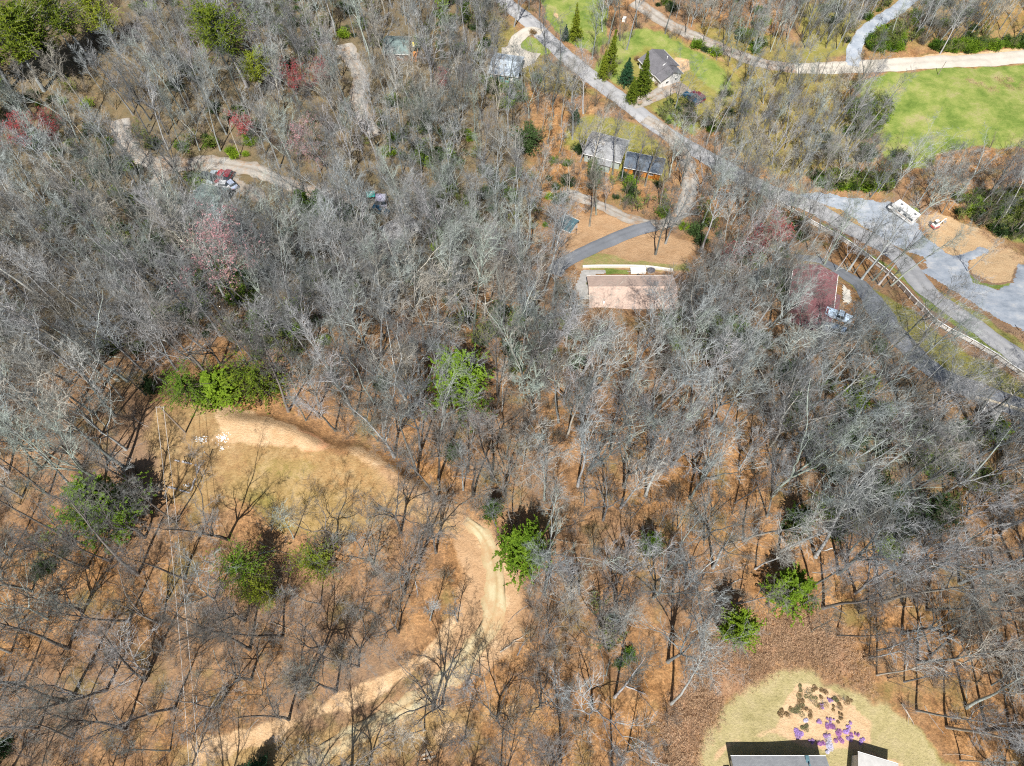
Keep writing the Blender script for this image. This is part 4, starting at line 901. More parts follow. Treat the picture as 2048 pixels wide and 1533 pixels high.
m = MB(); m.box(-3.64, -3.6, -.8, .8, 1.7, 2.3); m.build('rear_window', GLASSD, t)
m = MB(); m.box(-3.3, 1.9, -1.2, -1.155, 1.3, 1.42); m.box(-3.3, 1.9, 1.155, 1.2, 1.3, 1.42); m.build('stripe', simple('tan_stripe', (.4, .25, .15), .5), t)
m = MB(); m.box(-.3, .5, -1.75, -1.15, .35, .42); m.build('step', TRIM, t)
for x in (-2.3, 2.95):
    for q in (-1, 1):
        m = MB(); m.wheel(x, q * .95, .38, .4, .28); wo = m.build('wheel', DARK, t); m = MB(); m.wheel(x, q * 1.1, .38, .22, .03); m.build('rim', METAL, wo)
for q in (-1, 1): m = MB(); m.box(3.93, 4.03, min(q * .5, q * .8), max(q * .5, q * .8), .75, .95); m.build('headlight', WHITE, t)

# mini digger
x, y, z = at(1868, 455); t = thing('mini_excavator', 'white and red mini excavator on the bare tan ground', 'excavator', (x, y, z), R(28))
for q in (-1, 1):
    m = MB(); m.prism_xz([(-1.0, .2), (-.85, 0), (.85, 0), (1.0, .2), (1.0, .4), (.85, .55), (-.85, .55), (-1.0, .4)], min(q * .55, q * .85), max(q * .55, q * .85)); tr = m.build('track', DARK, t)
    m = MB(); m.wheel(-.75, q * .86, .28, .2, .05); m.wheel(.75, q * .86, .28, .2, .05); m.build('track_wheel', METAL, tr)
m = MB(); m.box(-.5, .5, -.54, .54, .2, .5); m.build('undercarriage', TRIM, t)
m = MB(); m.prism_xy([(-1.1, -.6), (-.9, -.8), (.6, -.8), (.8, -.5), (.8, .5), (.6, .8), (-.9, .8), (-1.1, .6)], .55, 1.05); m.build('house_deck', simple('digger_red', (.55, .04, .03), .4), t, bevel=.04)
m = MB(); m.box(-.6, .45, -.05, .75, 1.06, 2.15, .08, .08); cb = m.build('cab', GLASSD, t); m = MB(); m.box(-.58, .45, -.03, .73, 2.15, 2.25); m.build('cab_roof', WHITE, cb, bevel=.02)
m = MB(); m.box(-1.08, -.62, -.7, .7, 1.06, 1.45, .05, .05); m.box(-.58, .5, -.75, -.1, 1.06, 1.4, .05, .03); m.build('engine_cover', WHITE, t, bevel=.03)
m = MB(); m.tube((.75, -.2, .9), (1.9, -.2, 2.3), .14, .12, 6); m.tube((1.9, -.2, 2.3), (2.6, -.2, 2.1), .12, .11, 6); ar = m.build('boom', WHITE, t)
m = MB(); m.tube((2.6, -.2, 2.1), (3.1, -.2, 1.0), .11, .09, 6); m.build('stick', WHITE, ar)
m = MB(); m.prism_xz([(3.0, 1.0), (3.35, .9), (3.4, .5), (3.1, .35), (2.85, .6)], -.45, .05); m.build('bucket', TRIM, ar)
m = MB(); m.box(1.05, 1.15, -.85, .85, .1, .5); m.build('blade', TRIM, t)

# ------------------------------------------------------------------ white rail fence along the road
FPT = [(1548, 403), (1611, 443), (1661, 470), (1706, 498), (1748, 530), (1786, 563), (1816, 595), (1841, 620), (1868, 648), (1911, 673), (1961, 700), (2011, 733), (2048, 758), (2110, 800)]
c = catmull(W(FPT), .3); seg = np.concatenate([[0], np.cumsum(np.linalg.norm(np.diff(c, axis=0), axis=1))]); tot = seg[-1]; npst = int(tot / 2.4)
q = [(float(np.interp(s, seg, c[:, 0])), float(np.interp(s, seg, c[:, 1]))) for s in np.linspace(0, tot, npst + 1)]
fx0, fy0 = q[0]; fz0 = h1(fx0, fy0); t = thing('rail_fence', 'long white board fence running down between the road and the slope', 'fence', (fx0, fy0, fz0))
for k, (x, y) in enumerate(q):
    z = h1(x, y) - fz0; nx_, ny_ = q[min(k + 1, len(q) - 1)][0] - q[max(k - 1, 0)][0], q[min(k + 1, len(q) - 1)][1] - q[max(k - 1, 0)][1]; a = math.atan2(ny_, nx_)
    m = MB(); m.box(-.075, .075, -.075, .075, -.3, 1.32); m.box(-.1, .1, -.1, .1, 1.32, 1.37)
    m.v = [(X_ * math.cos(a) - Y_ * math.sin(a) + x - fx0, X_ * math.sin(a) + Y_ * math.cos(a) + y - fy0, Z_ + z) for X_, Y_, Z_ in m.v]; m.build('post', WHITE, t)
for lv in (.15, .42, .69, .96):
    m = MB()
    for (x0, y0), (x1, y1) in zip(q[:-1], q[1:]):
        d = math.dist((x0, y0), (x1, y1)); u, v = (x1 - x0) / d, (y1 - y0) / d; z0, z1 = h1(x0, y0) - fz0 + lv, h1(x1, y1) - fz0 + lv
        P = []
        for (px_, py_, zz) in ((x0, y0, z0), (x1, y1, z1)):
            for s, dz in ((.09, 0), (.125, 0), (.125, .2), (.09, .2)): P.append((px_ - fx0 - v * s, py_ - fy0 + u * s, zz + dz))
        m.add(P, [(0, 1, 2, 3), (7, 6, 5, 4), (0, 4, 5, 1), (1, 5, 6, 2), (2, 6, 7, 3), (3, 7, 4, 0)])
    m.build('rail', WHITE, t)
m = MB()
for (x0, y0), (x1, y1) in zip(q[:-1], q[1:]):
    d = math.dist((x0, y0), (x1, y1)); u, v = (x1 - x0) / d, (y1 - y0) / d; P = []
    for (px_, py_) in ((x0, y0), (x1, y1)):
        zz = h1(px_, py_) - fz0 + 1.375
        for s, dz in ((-.09, 0), (.13, 0), (.13, .04), (-.09, .04)): P.append((px_ - fx0 - v * s, py_ - fy0 + u * s, zz + dz))
    m.add(P, [(0, 1, 2, 3), (7, 6, 5, 4), (0, 4, 5, 1), (1, 5, 6, 2), (2, 6, 7, 3), (3, 7, 4, 0)])
m.build('cap_rail', WHITE, t)

# ------------------------------------------------------------------ power pole and its two wires
def pole(label, x, y, hgt=10.2, name='utility_pole', rz=0):
    t = thing(name, label, 'pole', (x, y, h1(x, y)), rz)
    m = MB(); m.tube((0, 0, -.6), (0, 0, hgt), .16, .11, 10); m.build('shaft', WOODW, t)
    m = MB(); m.box(-.75, .75, -.06, .06, hgt - .45, hgt - .31); ca = m.build('crossarm', WOODW, t)
    for q_ in (-.6, .6): m = MB(); m.tube((q_, 0, hgt - .31), (q_, 0, hgt - .1), .05, .03, 8); m.build('insulator', METAL, ca)
    return (x, y, h1(x, y) + hgt - .1)
x, y, z = at(371, 866); PA = pole('tall wooden power pole at the left end of the clearing', x, y, 10.4)
B = G(452, 1640); PB = pole('power pole beyond the bottom edge carrying the far ends of the wires', B[0], B[1], 9.8)
for k, q_ in enumerate((-.6, .6)):
    a, b = Vector((PA[0] + q_, PA[1], PA[2])), Vector((PB[0] + q_, PB[1], PB[2])); m = MB(); pr = a - a
    for i in range(1, 25):
        s = i / 24; p = (b - a) * s - Vector((0, 0, 1.1 * 4 * s * (1 - s))); m.tube(pr, p, .028, .028, 5); pr = p
    o = m.build('power_line', simple('wire', (.62, .60, .56), .5), None); o.location = a
    tag(o, ('left' if k == 0 else 'right') + ' one of the two thin pale wires hanging from the power pole', 'wire')
for px, py, lb, hh in ((1876, 150, 'short dark roadside pole at the edge of the upper right field', 4.5), (2044, 668, 'dark post at the right edge beside the gravel lot', 3.2), (1710, 68, 'thin pole beside the side lane at the top', 5), (419, 915, 'short dark post near the white rubble', 2.2), (1078, 30, 'thin roadside pole at the corner of the top lawn', 7)):
    x, y, z = at(px, py); t = thing('wooden_post', lb, 'post', (x, y, z)); m = MB(); m.tube((0, 0, -.3), (0, 0, hh), .1, .08, 8); m.build('shaft', WOODW, t); m = MB(); m.tube((0, 0, hh), (0, 0, hh + .06), .12, .12, 8); m.build('cap', TRIM, t)

# ------------------------------------------------------------------ clearing: broken foundation, frame, rubble, logs
GB_ = simple('grey_block', (.36, .35, .36), .9, var=.25, scale=3)
x0, y0, z0 = at(400, 933); t = thing('foundation', 'broken grey block foundation outline with leaning posts on the clearing', 'foundation', (x0, y0, z0))
cor = [G(350, 921), G(400, 933), G(380, 986), G(332, 974)]
rr = random.Random(3)
for (a, b) in ((0, 1), (1, 2), (2, 3)):
    A, B = Vector(cor[a][:2]), Vector(cor[b][:2]); L = (B - A).length; n = int(L / .45); u = (B - A) / L; m = MB(); an = math.atan2(u.y, u.x)
    for k in range(n):
        if rr.random() < .14: continue
        for lv in range(1 + (rr.random() < .5)):
            c = A + u * (k + .5) * .45; zz = h1(c.x, c.y) - z0 + lv * .2 - .06; s = rr.uniform(-.05, .05)
            bb = MB(); bb.box(-.2, .2, -.11 + s, .11 + s, 0, .195); bb.v = [(X_ * math.cos(an + s) - Y_ * math.sin(an + s) + c.x - x0, X_ * math.sin(an + s) + Y_ * math.cos(an + s) + c.y - y0, Z_ + zz) for X_, Y_, Z_ in bb.v]; m.add(bb.v, bb.f)
    m.build('block_wall', GB_, t)
for p in (cor[1], cor[2], ((cor[1][0] + cor[2][0]) / 2, (cor[1][1] + cor[2][1]) / 2, 0)):
    m = MB(); zz = h1(p[0], p[1]) - z0; m.tube((p[0] - x0 + .25, p[1] - y0, zz - .2), (p[0] - x0 + .3, p[1] - y0 + .05, zz + 1.5), .055, .05, 6); m.build('post', WOODW, t)
x, y, z = at(378, 924); t = thing('sawhorse', 'dark leaning timber sawhorse on the top wall of the foundation', 'sawhorse', (x, y, z), R(10))
for q_ in (-.45, .45): m = MB(); m.tube((q_, 0, 0), (q_ + .1, .5, 1.3), .06, .06, 6); m.build('upright', DARK, t)
m = MB(); m.tube((-.36, .5, 1.3), (.56, .5, 1.3), .055, .055, 6); m.build('crossbar', DARK, t)
WR = simple('white_rubble', (.80, .79, .76), .8, var=.12, scale=6)
for px, py, n, s, lb in ((404, 880, 70, 1.0, 'leftmost heap of broken white rubble on the clearing'), (446, 877, 110, 1.5, 'widest heap of broken white rubble on the clearing'), (445, 899, 22, .5, 'smallest white rubble heap, below the widest one'), (374, 972, 26, .8, 'white scraps inside the lower corner of the foundation')):
    x, y, z = at(px, py); m = MB(); r_ = random.Random(n)
    for k in range(n):
        a, d = r_.uniform(0, 6.28), s * abs(r_.gauss(0, .42)); cx_, cy_ = math.cos(a) * d * 1.3, math.sin(a) * d; hz = h1(x + cx_, y + cy_) - z; l_, w__, th_ = r_.uniform(.08, .28), r_.uniform(.05, .15), r_.uniform(.03, .12); an = r_.uniform(0, 3.1); tl = r_.uniform(-.3, .3)
        bb = MB(); bb.box(-l_ / 2, l_ / 2, -w__ / 2, w__ / 2, 0, th_, .01, .01); bb.v = [(X_ * math.cos(an) - Y_ * math.sin(an) + cx_, X_ * math.sin(an) + Y_ * math.cos(an) + cy_, Z_ + X_ * tl + hz + r_.uniform(0, .12) * max(0, 1 - d)) for X_, Y_, Z_ in bb.v]; m.add(bb.v, bb.f)
    o = m.build('rubble_heap', WR); o.location = (x, y, z); tag(o, lb, 'rubble')
def fallen(label, a, b, r0=.16, branches=3, mat=LOGW, name='fallen_log', cat='log'):
    A, B = G(*a), G(*b); t = thing(name, label, cat, A); d = Vector((B[0] - A[0], B[1] - A[1], B[2] - A[2]))
    m = MB(); P0 = Vector((0, 0, r0)); n = 6
    for k in range(n):
        s = (k + 1) / n; P1 = d * s + Vector((rr.uniform(-.12, .12), rr.uniform(-.12, .12), r0 + rr.uniform(0, .1))); m.tube(P0, P1, r0 * (1 - .8 * k / n), r0 * (1 - .8 * (k + 1) / n), 7); P0 = P1
    m.build('trunk', mat, t)
    for k in range(branches):
        s = rr.uniform(.35, .9); P = d * s + Vector((0, 0, r0)); u = d.normalized(); side = u.cross(Vector((0, 0, 1))) * rr.choice((-1, 1))
        m = MB(); m.tube(P, P + (u * .8 + side * rr.uniform(.5, 1)) * rr.uniform(.8, 1.8) + Vector((0, 0, .35)), r0 * .35, r0 * .12, 5); m.build('branch', mat, t)
    return t
fallen('pale fallen trunk lying across leaves beside the leaning trees on the right', (1680, 1062), (1742, 1012), .15)
fallen('long pale log at the right side of the lawn', (1803, 1408), (1828, 1452), .16, 1)
fallen('thin pale fallen limb right of the sandy track near the bottom', (1000, 1305), (1060, 1262), .13)
fallen('white snapped limb lying left of the track near the pale ruts', (540, 1245), (585, 1262), .08, 4)
fallen('broken pale trunk left of the lower wheel ruts', (905, 1000), (893, 1030), .1, 1)
fallen('short thin log lying just inside the lower left of the foundation', (312, 985), (322, 965), .12, 1)
fallen('second thin log lying right beside the lower foundation wall', (328, 998), (338, 975), .12, 1)
fallen('pale dead limb fallen among leaves in the left woods', (30, 880), (-10, 868), .18, 2)
for k, (a, b, lb) in enumerate((((842, 1512), (868, 1502), 'uppermost of the sawn pale boards near the bottom edge'), ((846, 1519), (872, 1513), 'middle of the sawn pale boards near the bottom edge'), ((852, 1500), (862, 1522), 'sawn pale board lying crosswise over the others'))):
    A, B = G(*a), G(*b); L = math.dist(A[:2], B[:2]); t = MB(); t.box(0, L, -.12, .12, 0, .09); o = t.build('sawn_board', LOGW); o.location = (A[0], A[1], h1(A[0], A[1]) + .05 + .1 * k); o.rotation_euler = (0, 0, math.atan2(B[1] - A[1], B[0] - A[0])); tag(o, lb, 'board', 'sawn boards near the bottom edge')
x, y, z = at(1248, 42); t = thing('storage_box', 'small white storage box among tall trunks by the top lawn', 'box', (x, y, z), R(70)); m = MB(); m.box(-.7, .7, -.45, .45, 0, 1.0); m.build('box', WHITE, t); m = MB(); m.box(-.75, .75, -.5, .5, 1.0, 1.12, .05, .05); m.build('lid', WHITE, t)

# ------------------------------------------------------------------ flower bed
def petals(n, c): return foliage(n, tuple(v * .7 for v in c), c, 3)
FC = {'magenta': petals('magenta_petals', (.62, .30, .64)), 'violet': petals('violet_petals', (.60, .40, .72)), 'lilac': petals('lilac_petals', (.62, .42, .85)), 'white': petals('white_lilac_petals', (.78, .76, .92)), 'brown': petals('dry_stalks', (.36, .25, .13)), 'olive': petals('grey_leaves', (.26, .26, .13))}
def mound(seed, rad, n, mat, h=.5):
    r = np.random.default_rng(seed); tb = Tubes(); a, d = r.uniform(0, 6.28, n), np.sqrt(r.random(n)) * rad * (1 + .25 * np.sin(r.uniform(0, 6.28, n)))
    nb = 5; bc = r.normal(size=(nb, 2)) * rad * .5; br_ = r.uniform(.25, .6, nb) * rad; w_ = r.integers(0, nb, n)
    d = np.sqrt(r.random(n)) * br_[w_]; C = np.stack([bc[w_, 0] + np.cos(a) * d, bc[w_, 1] + np.sin(a) * d, h * r.uniform(.3, 1.1, n) * (1 - .7 * d / br_[w_]) + .04], 1)
    tb.quads(leaves(C, r.normal(size=(n, 3)), .095, .8, r, .6))
    m_ = 20; az = r.uniform(0, 6.28, m_); A, B = grow(np.zeros((m_, 3)), np.stack([np.cos(az), np.sin(az), np.full(m_, .7)], 1), np.full(m_, rad * .9), np.full(m_, .015), 4, r); st = Tubes(); st.add(A, B, 3)
    return st, tb
FL = [(1595, 1470, 'lilac', .62, 'large lilac flower cushion at the left of the bed'), (1613, 1442, 'white', .35, 'small pale lilac cushion above the large lilac one'), (1668, 1459, 'magenta', .62, 'large magenta flower cushion in the middle of the bed'), (1676, 1477, 'magenta', .42, 'magenta cushion just below the large magenta one'), (1658, 1441, 'violet', .32, 'small violet cushion above the large magenta one'),
 (1641, 1444, 'violet', .32, 'small violet cushion left of its violet neighbour in mid bed'), (1636, 1482, 'magenta', .52, 'deep magenta cushion touching the white lilac one'), (1651, 1487, 'white', .72, 'largest whitish lilac cushion at the bottom of the bed'), (1622, 1482, 'violet', .35, 'violet cushion left of the deep magenta one'), (1712, 1469, 'magenta', .33, 'rightmost magenta cushion in the bed'),
 (1700, 1478, 'violet', .36, 'violet cushion lowest at the right of the bed'), (1697, 1460, 'lilac', .38, 'lilac cushion left of the rightmost magenta one'), (1700, 1447, 'violet', .22, 'tiny violet cushion highest at the right of the bed'), (1643, 1413, 'violet', .3, 'small violet cushion among the dry stalks'), (1660, 1402, 'violet', .25, 'topmost tiny violet cushion in the dry stalks'),
 (1652, 1468, 'violet', .36, 'violet cushion between the deep and large magenta ones'), (1724, 1484, 'lilac', .28, 'pale lilac cushion at the lower right corner of the bed')]
for k, (px, py, c, s, lb) in enumerate(FL):
    x, y, z = at(px, py); s *= 1.35; st, tb = mound(900 + k, s, int(2000 * s), None, .3); t = thing('flower_cushion', lb, 'flowers', (x, y, z), 0, 'purple flower cushions in the bed')
    link('stems', st.mesh('stems', [BROWN]), t); link('blossom', tb.mesh('blossom', [FC[c]], False), t)
DR = [(1612, 1385), (1630, 1378), (1650, 1385), (1668, 1395), (1686, 1399), (1603, 1400), (1622, 1402), (1645, 1405), (1675, 1415), (1592, 1427), (1578, 1430), (1612, 1417), (1596, 1414), (1560, 1428), (1620, 1430), (1610, 1455), (1680, 1435)]
NM_ = ['second from the top left', 'topmost', 'right of the topmost', 'upper right', 'farthest right', 'upper left', 'centre left', 'centre', 'lower right', 'lower left', 'left of the lower left one', 'below the centre left one', 'at the middle left', 'farthest left', 'nearest the left violet flowers', 'lowest', 'below the lower right one']
for k, (px, py) in enumerate(DR):
    x, y, z = at(px, py); st, tb = mound(950 + k, rr.uniform(.5, .95), 620, None, .35); t = thing('dry_plant', 'brown winter clump in the flower bed, ' + NM_[k], 'plant', (x, y, z), 0, 'dry clumps in the flower bed')
    link('stems', st.mesh('stems', [BROWN]), t); link('foliage', tb.mesh('foliage', [FC['brown' if k % 3 else 'olive']], False), t)
for px, py, rad, mat_, lb in ((1317, 172, 1.3, 'brown', 'round brown shrub at the corner of the dark roofed house'), (1274, 122, 1.1, 'brown', 'reddish shrub left of the dark roofed house'), (1066, 68, 1.3, 'brown', 'purplish bare shrub in the mouth of the top loop drive'), (1176, 569, .6, 'olive', 'small yellow green shrub at the left end of the tan roofed house')):
    x, y, z = at(px, py); t = thing('garden_shrub', lb, 'shrub', (x, y, z)); s_ = shrub(int(px), rad, rad * 1.1, 900, .22); link('foliage', s_.mesh('foliage', [DBARK, FC[mat_]], False), t)
# ------------------------------------------------------------------ where trees may not stand (pixel outlines of the survey, put on the terrain)
def inpoly(px, py, poly):
    c = False; n = len(poly)
    for i in range(n):
        (ax, ay), (bx, by) = poly[i], poly[(i + 1) % n]
        if (ay > py) != (by > py) and px < (bx - ax) * (py - ay) / (by - ay) + ax: c = not c
    return c
OPEN = [
 [(290, 790), (430, 785), (600, 840), (720, 880), (820, 960), (960, 1040), (1040, 1130), (1045, 1230), (1000, 1300), (900, 1400), (780, 1450), (640, 1540), (350, 1560), (380, 1480), (600, 1420), (780, 1340), (880, 1240), (900, 1180), (900, 1080), (820, 1080), (690, 1060), (640, 1120), (560, 1020), (400, 1050), (330, 1000), (270, 900)],
 [(1350, 1400), (1430, 1290), (1560, 1200), (1680, 1250), (1730, 1330), (1790, 1400), (1890, 1490), (1950, 1580), (1960, 1900), (1330, 1900)],
 [(1730, 150), (2300, 100), (2300, 395), (2060, 330), (1990, 290), (1900, 300), (1840, 330), (1770, 290)],
 [(1075, -60), (1190, -60), (1205, 90), (1160, 120), (1090, 50)],
 [(1260, 80), (1380, 85), (1460, 140), (1420, 225), (1350, 200), (1290, 240), (1230, 170)],
 [(1160, 430), (1290, 440), (1385, 470), (1395, 550), (1345, 610), (1330, 665), (1170, 660), (1150, 590), (1100, 520)],
 [(1165, 650), (1325, 650), (1300, 735), (1250, 740), (1255, 790), (1165, 800)],
 [(1590, 680), (1690, 680), (1680, 730), (1600, 730)],
 [(-100, 40), (190, 30), (260, -60), (-100, -120)],
 [(0, 100), (130, 110), (140, 190), (0, 200)],
 [(1575, 520), (1700, 530), (1760, 600), (1730, 660), (1680, 700), (1580, 690)],
 [(1560, 375), (1740, 390), (1850, 415), (1990, 470), (2150, 530), (2150, 850), (1940, 780), (1840, 690), (1770, 600), (1690, 540), (1600, 440)],
 [(1150, 230), (1270, 240), (1340, 300), (1345, 345), (1280, 360), (1170, 330)],
 [(1110, 420), (1160, 415), (1165, 470), (1120, 480)],
 [(400, 340), (560, 345), (640, 395), (560, 420), (400, 400)],
 [(990, 60), (1090, 60), (1090, 160), (1000, 165)],
 [(1500, 112), (2200, 70), (2200, 125), (1500, 150)],
 [(1690, 150), (1700, 90), (1800, -20), (1860, -20), (1740, 90), (1740, 150)],
 [(760, 50), (830, 60), (830, 110), (770, 110)],
 [(1700, 140), (2300, 100), (2300, 150), (1700, 150)],
 [(870, 690), (1000, 700), (960, 800), (900, 820)],
]
def near_road(x, y, m):
    for c, wd in ROADS:
        if len(c) > 1 and (np.hypot(c[:, 0] - x, c[:, 1] - y) < wd / 2 + m).any(): return True
    return False
# trees whose foot can be read in the photograph
HAND = [(1400,385,'spread'),(1440,412,'spread'),(1362,372,'open'),(1508,428,'spread'),(1425,350,'open'),(1480,385,'spread'),(1545,470,'spread'),(1575,440,'spread'),(1520,455,'spread'),(1462,450,'spread'),(1490,430,'open'),(1545,420,'open'),(1430,400,'spread'),(1480,580,'spread'),(1440,640,'spread'),(1500,640,'open'),(1370,640,'spread'),(205,867,'forest'),(292,745,'forest'),(322,1249,'open'),(490,1243,'open'),(500,1299,'forest'),(502,1360,'spread'),(350,1416,'forest'),(297,1339,'spread'),(290,1362,'forest'),(252,1458,'forest'),(77,1458,'forest'),(47,1366,'forest'),(22,1306,'spread'),
(147,977,'forest'),(140,1006,'slim'),(150,1088,'forest'),(172,1093,'spread'),(290,1076,'open'),(222,1123,'forest'),(82,938,'forest'),(232,833,'forest'),(292,791,'slim'),(175,1136,'forest'),(577,823,'forest'),(612,841,'slim'),(844,813,'open'),(834,951,'forest'),
(927,981,'slim'),(984,958,'forest'),(876,1003,'forest'),(674,1076,'spread'),(801,1066,'open'),(872,1106,'open'),(747,1133,'spread'),(837,1126,'forest'),(724,1101,'slim'),(992,1053,'slim'),(947,991,'forest'),(756,883,'slim'),(587,1078,'slim'),
(1089,1001,'forest'),(1221,903,'forest'),(1156,973,'forest'),(1241,1016,'forest'),(1091,1061,'forest'),(1206,1041,'open'),(1099,1141,'open'),(1379,998,'open'),(1486,1081,'forest'),(1426,1136,'forest'),(1169,1011,'slim'),(1246,1148,'open'),(1026,1056,'slim'),
(647,1299,'spread'),(717,1334,'spread'),(615,1371,'forest'),(672,1384,'forest'),(578,1439,'open'),(866,1418,'open'),(884,1414,'open'),(915,1244,'slim'),(797,1266,'spread'),(860,1241,'slim'),(960,1354,'slim'),(737,1540,'open'),(932,1376,'slim'),(702,1545,'open'),(1002,1535,'slim'),(850,1461,'slim'),
(1231,1214,'open'),(1229,1395,'forest'),(1081,1414,'spread'),(1184,1419,'spread'),(1336,1324,'open'),(1254,1504,'slim'),(1210,1284,'open'),(1241,1269,'forest'),(1159,1189,'forest'),(1141,1199,'open'),(1474,1206,'slim'),(1409,1251,'slim'),(1089,1189,'forest'),
(1836,1324,'forest'),(1646,1216,'forest'),(1586,1223,'slim'),(1753,1301,'slim'),(1738,1315,'slim'),(1753,1350,'slim'),(1833,1421,'forest'),(1893,1454,'forest'),(1911,1336,'slim'),(1861,1311,'forest'),(1966,1314,'forest'),(1808,1364,'slim'),(1921,1521,'slim'),(1973,1459,'forest'),(1853,1219,'forest'),(1711,1186,'open'),(1623,1176,'forest'),(2040,1376,'open'),(1933,1416,'forest'),(1622,1265,'slim'),(1671,1271,'slim'),
(1541,893,'open'),(1628,916,'spread'),(1611,1061,'open'),(1556,1106,'forest'),(1698,1106,'forest'),(1676,1148,'open'),(1751,1066,'spread'),
(767,570,'forest'),(709,758,'open'),(784,615,'forest'),(794,620,'open'),(674,758,'forest'),(837,750,'spread'),(584,730,'forest'),(762,715,'forest'),(948,470,'open'),(1311,510,'forest'),(1331,488,'forest'),(1179,453,'forest'),(1209,758,'forest'),(1164,758,'forest'),(1414,653,'spread'),(402,735,'forest'),(425,763,'forest'),(57,765,'forest'),(255,763,'open'),
(1420,560,'spread'),(1403,505,'forest'),(1253,100,'forest'),(1240,82,'forest'),(1217,88,'forest'),(1346,232,'spread'),(1490,160,'forest'),(1445,110,'forest'),(1403,95,'forest'),(1370,72,'forest'),(1330,68,'forest'),(1273,55,'forest'),
(1670,543,'slim'),(1648,530,'forest'),(1692,545,'slim'),(1698,540,'forest'),(1722,560,'forest'),(1735,545,'slim'),(1765,575,'slim'),(1782,572,'forest'),(1661,510,'slim'),(1708,548,'slim'),(1645,525,'slim'),(1612,478,'slim'),(1575,495,'forest'),(1745,562,'forest'),(1757,570,'forest'),(1700,520,'slim'),(1935,544,'slim'),(1830,700,'spread'),
(1265,365,'forest'),(1243,362,'forest'),(1225,350,'forest'),(1290,372,'forest'),(1270,380,'slim'),(1300,340,'slim'),(1180,350,'forest'),(1192,430,'forest'),(1212,425,'slim'),(1720,275,'forest'),(1758,225,'forest'),(1712,225,'forest'),(1840,430,'open'),(1952,440,'spread'),(1985,420,'forest'),(1880,108,'forest'),(1740,395,'open'),(1860,395,'spread'),(1900,385,'spread'),(1800,360,'spread'),(1690,370,'forest'),(2010,395,'spread')]
rt = np.random.default_rng(5)
bare = []                                # x, y, key, variant, scale, rz
occ = {}
def put(x, y, r):
    occ.setdefault((int(x // 4), int(y // 4)), []).append((x, y, r))
def free(x, y, r):
    a, b = int(x // 4), int(y // 4)
    for i in range(a - 2, a + 3):
        for j in range(b - 2, b + 3):
            for (u, v, s) in occ.get((i, j), ()):
                if math.hypot(u - x, v - y) < max(r, s): return False
    return True
def addb(x, y, key, s=None):
    L = BP[key]; bare.append((x, y, key, int(rt.integers(len(L))), s or rt.uniform(.82, 1.12), rt.uniform(0, 6.28)))
for px, py, k in HAND:
    x, y, z = G(px, py); put(x, y, 3.0); addb(x, y, k, rt.uniform(.86, 1.08) * (.88 if py > 1000 and px < 1300 else 1) * (.72 if py < 430 and px > 1330 and k != 'spread' else .84 if py < 480 and px > 980 else 1))
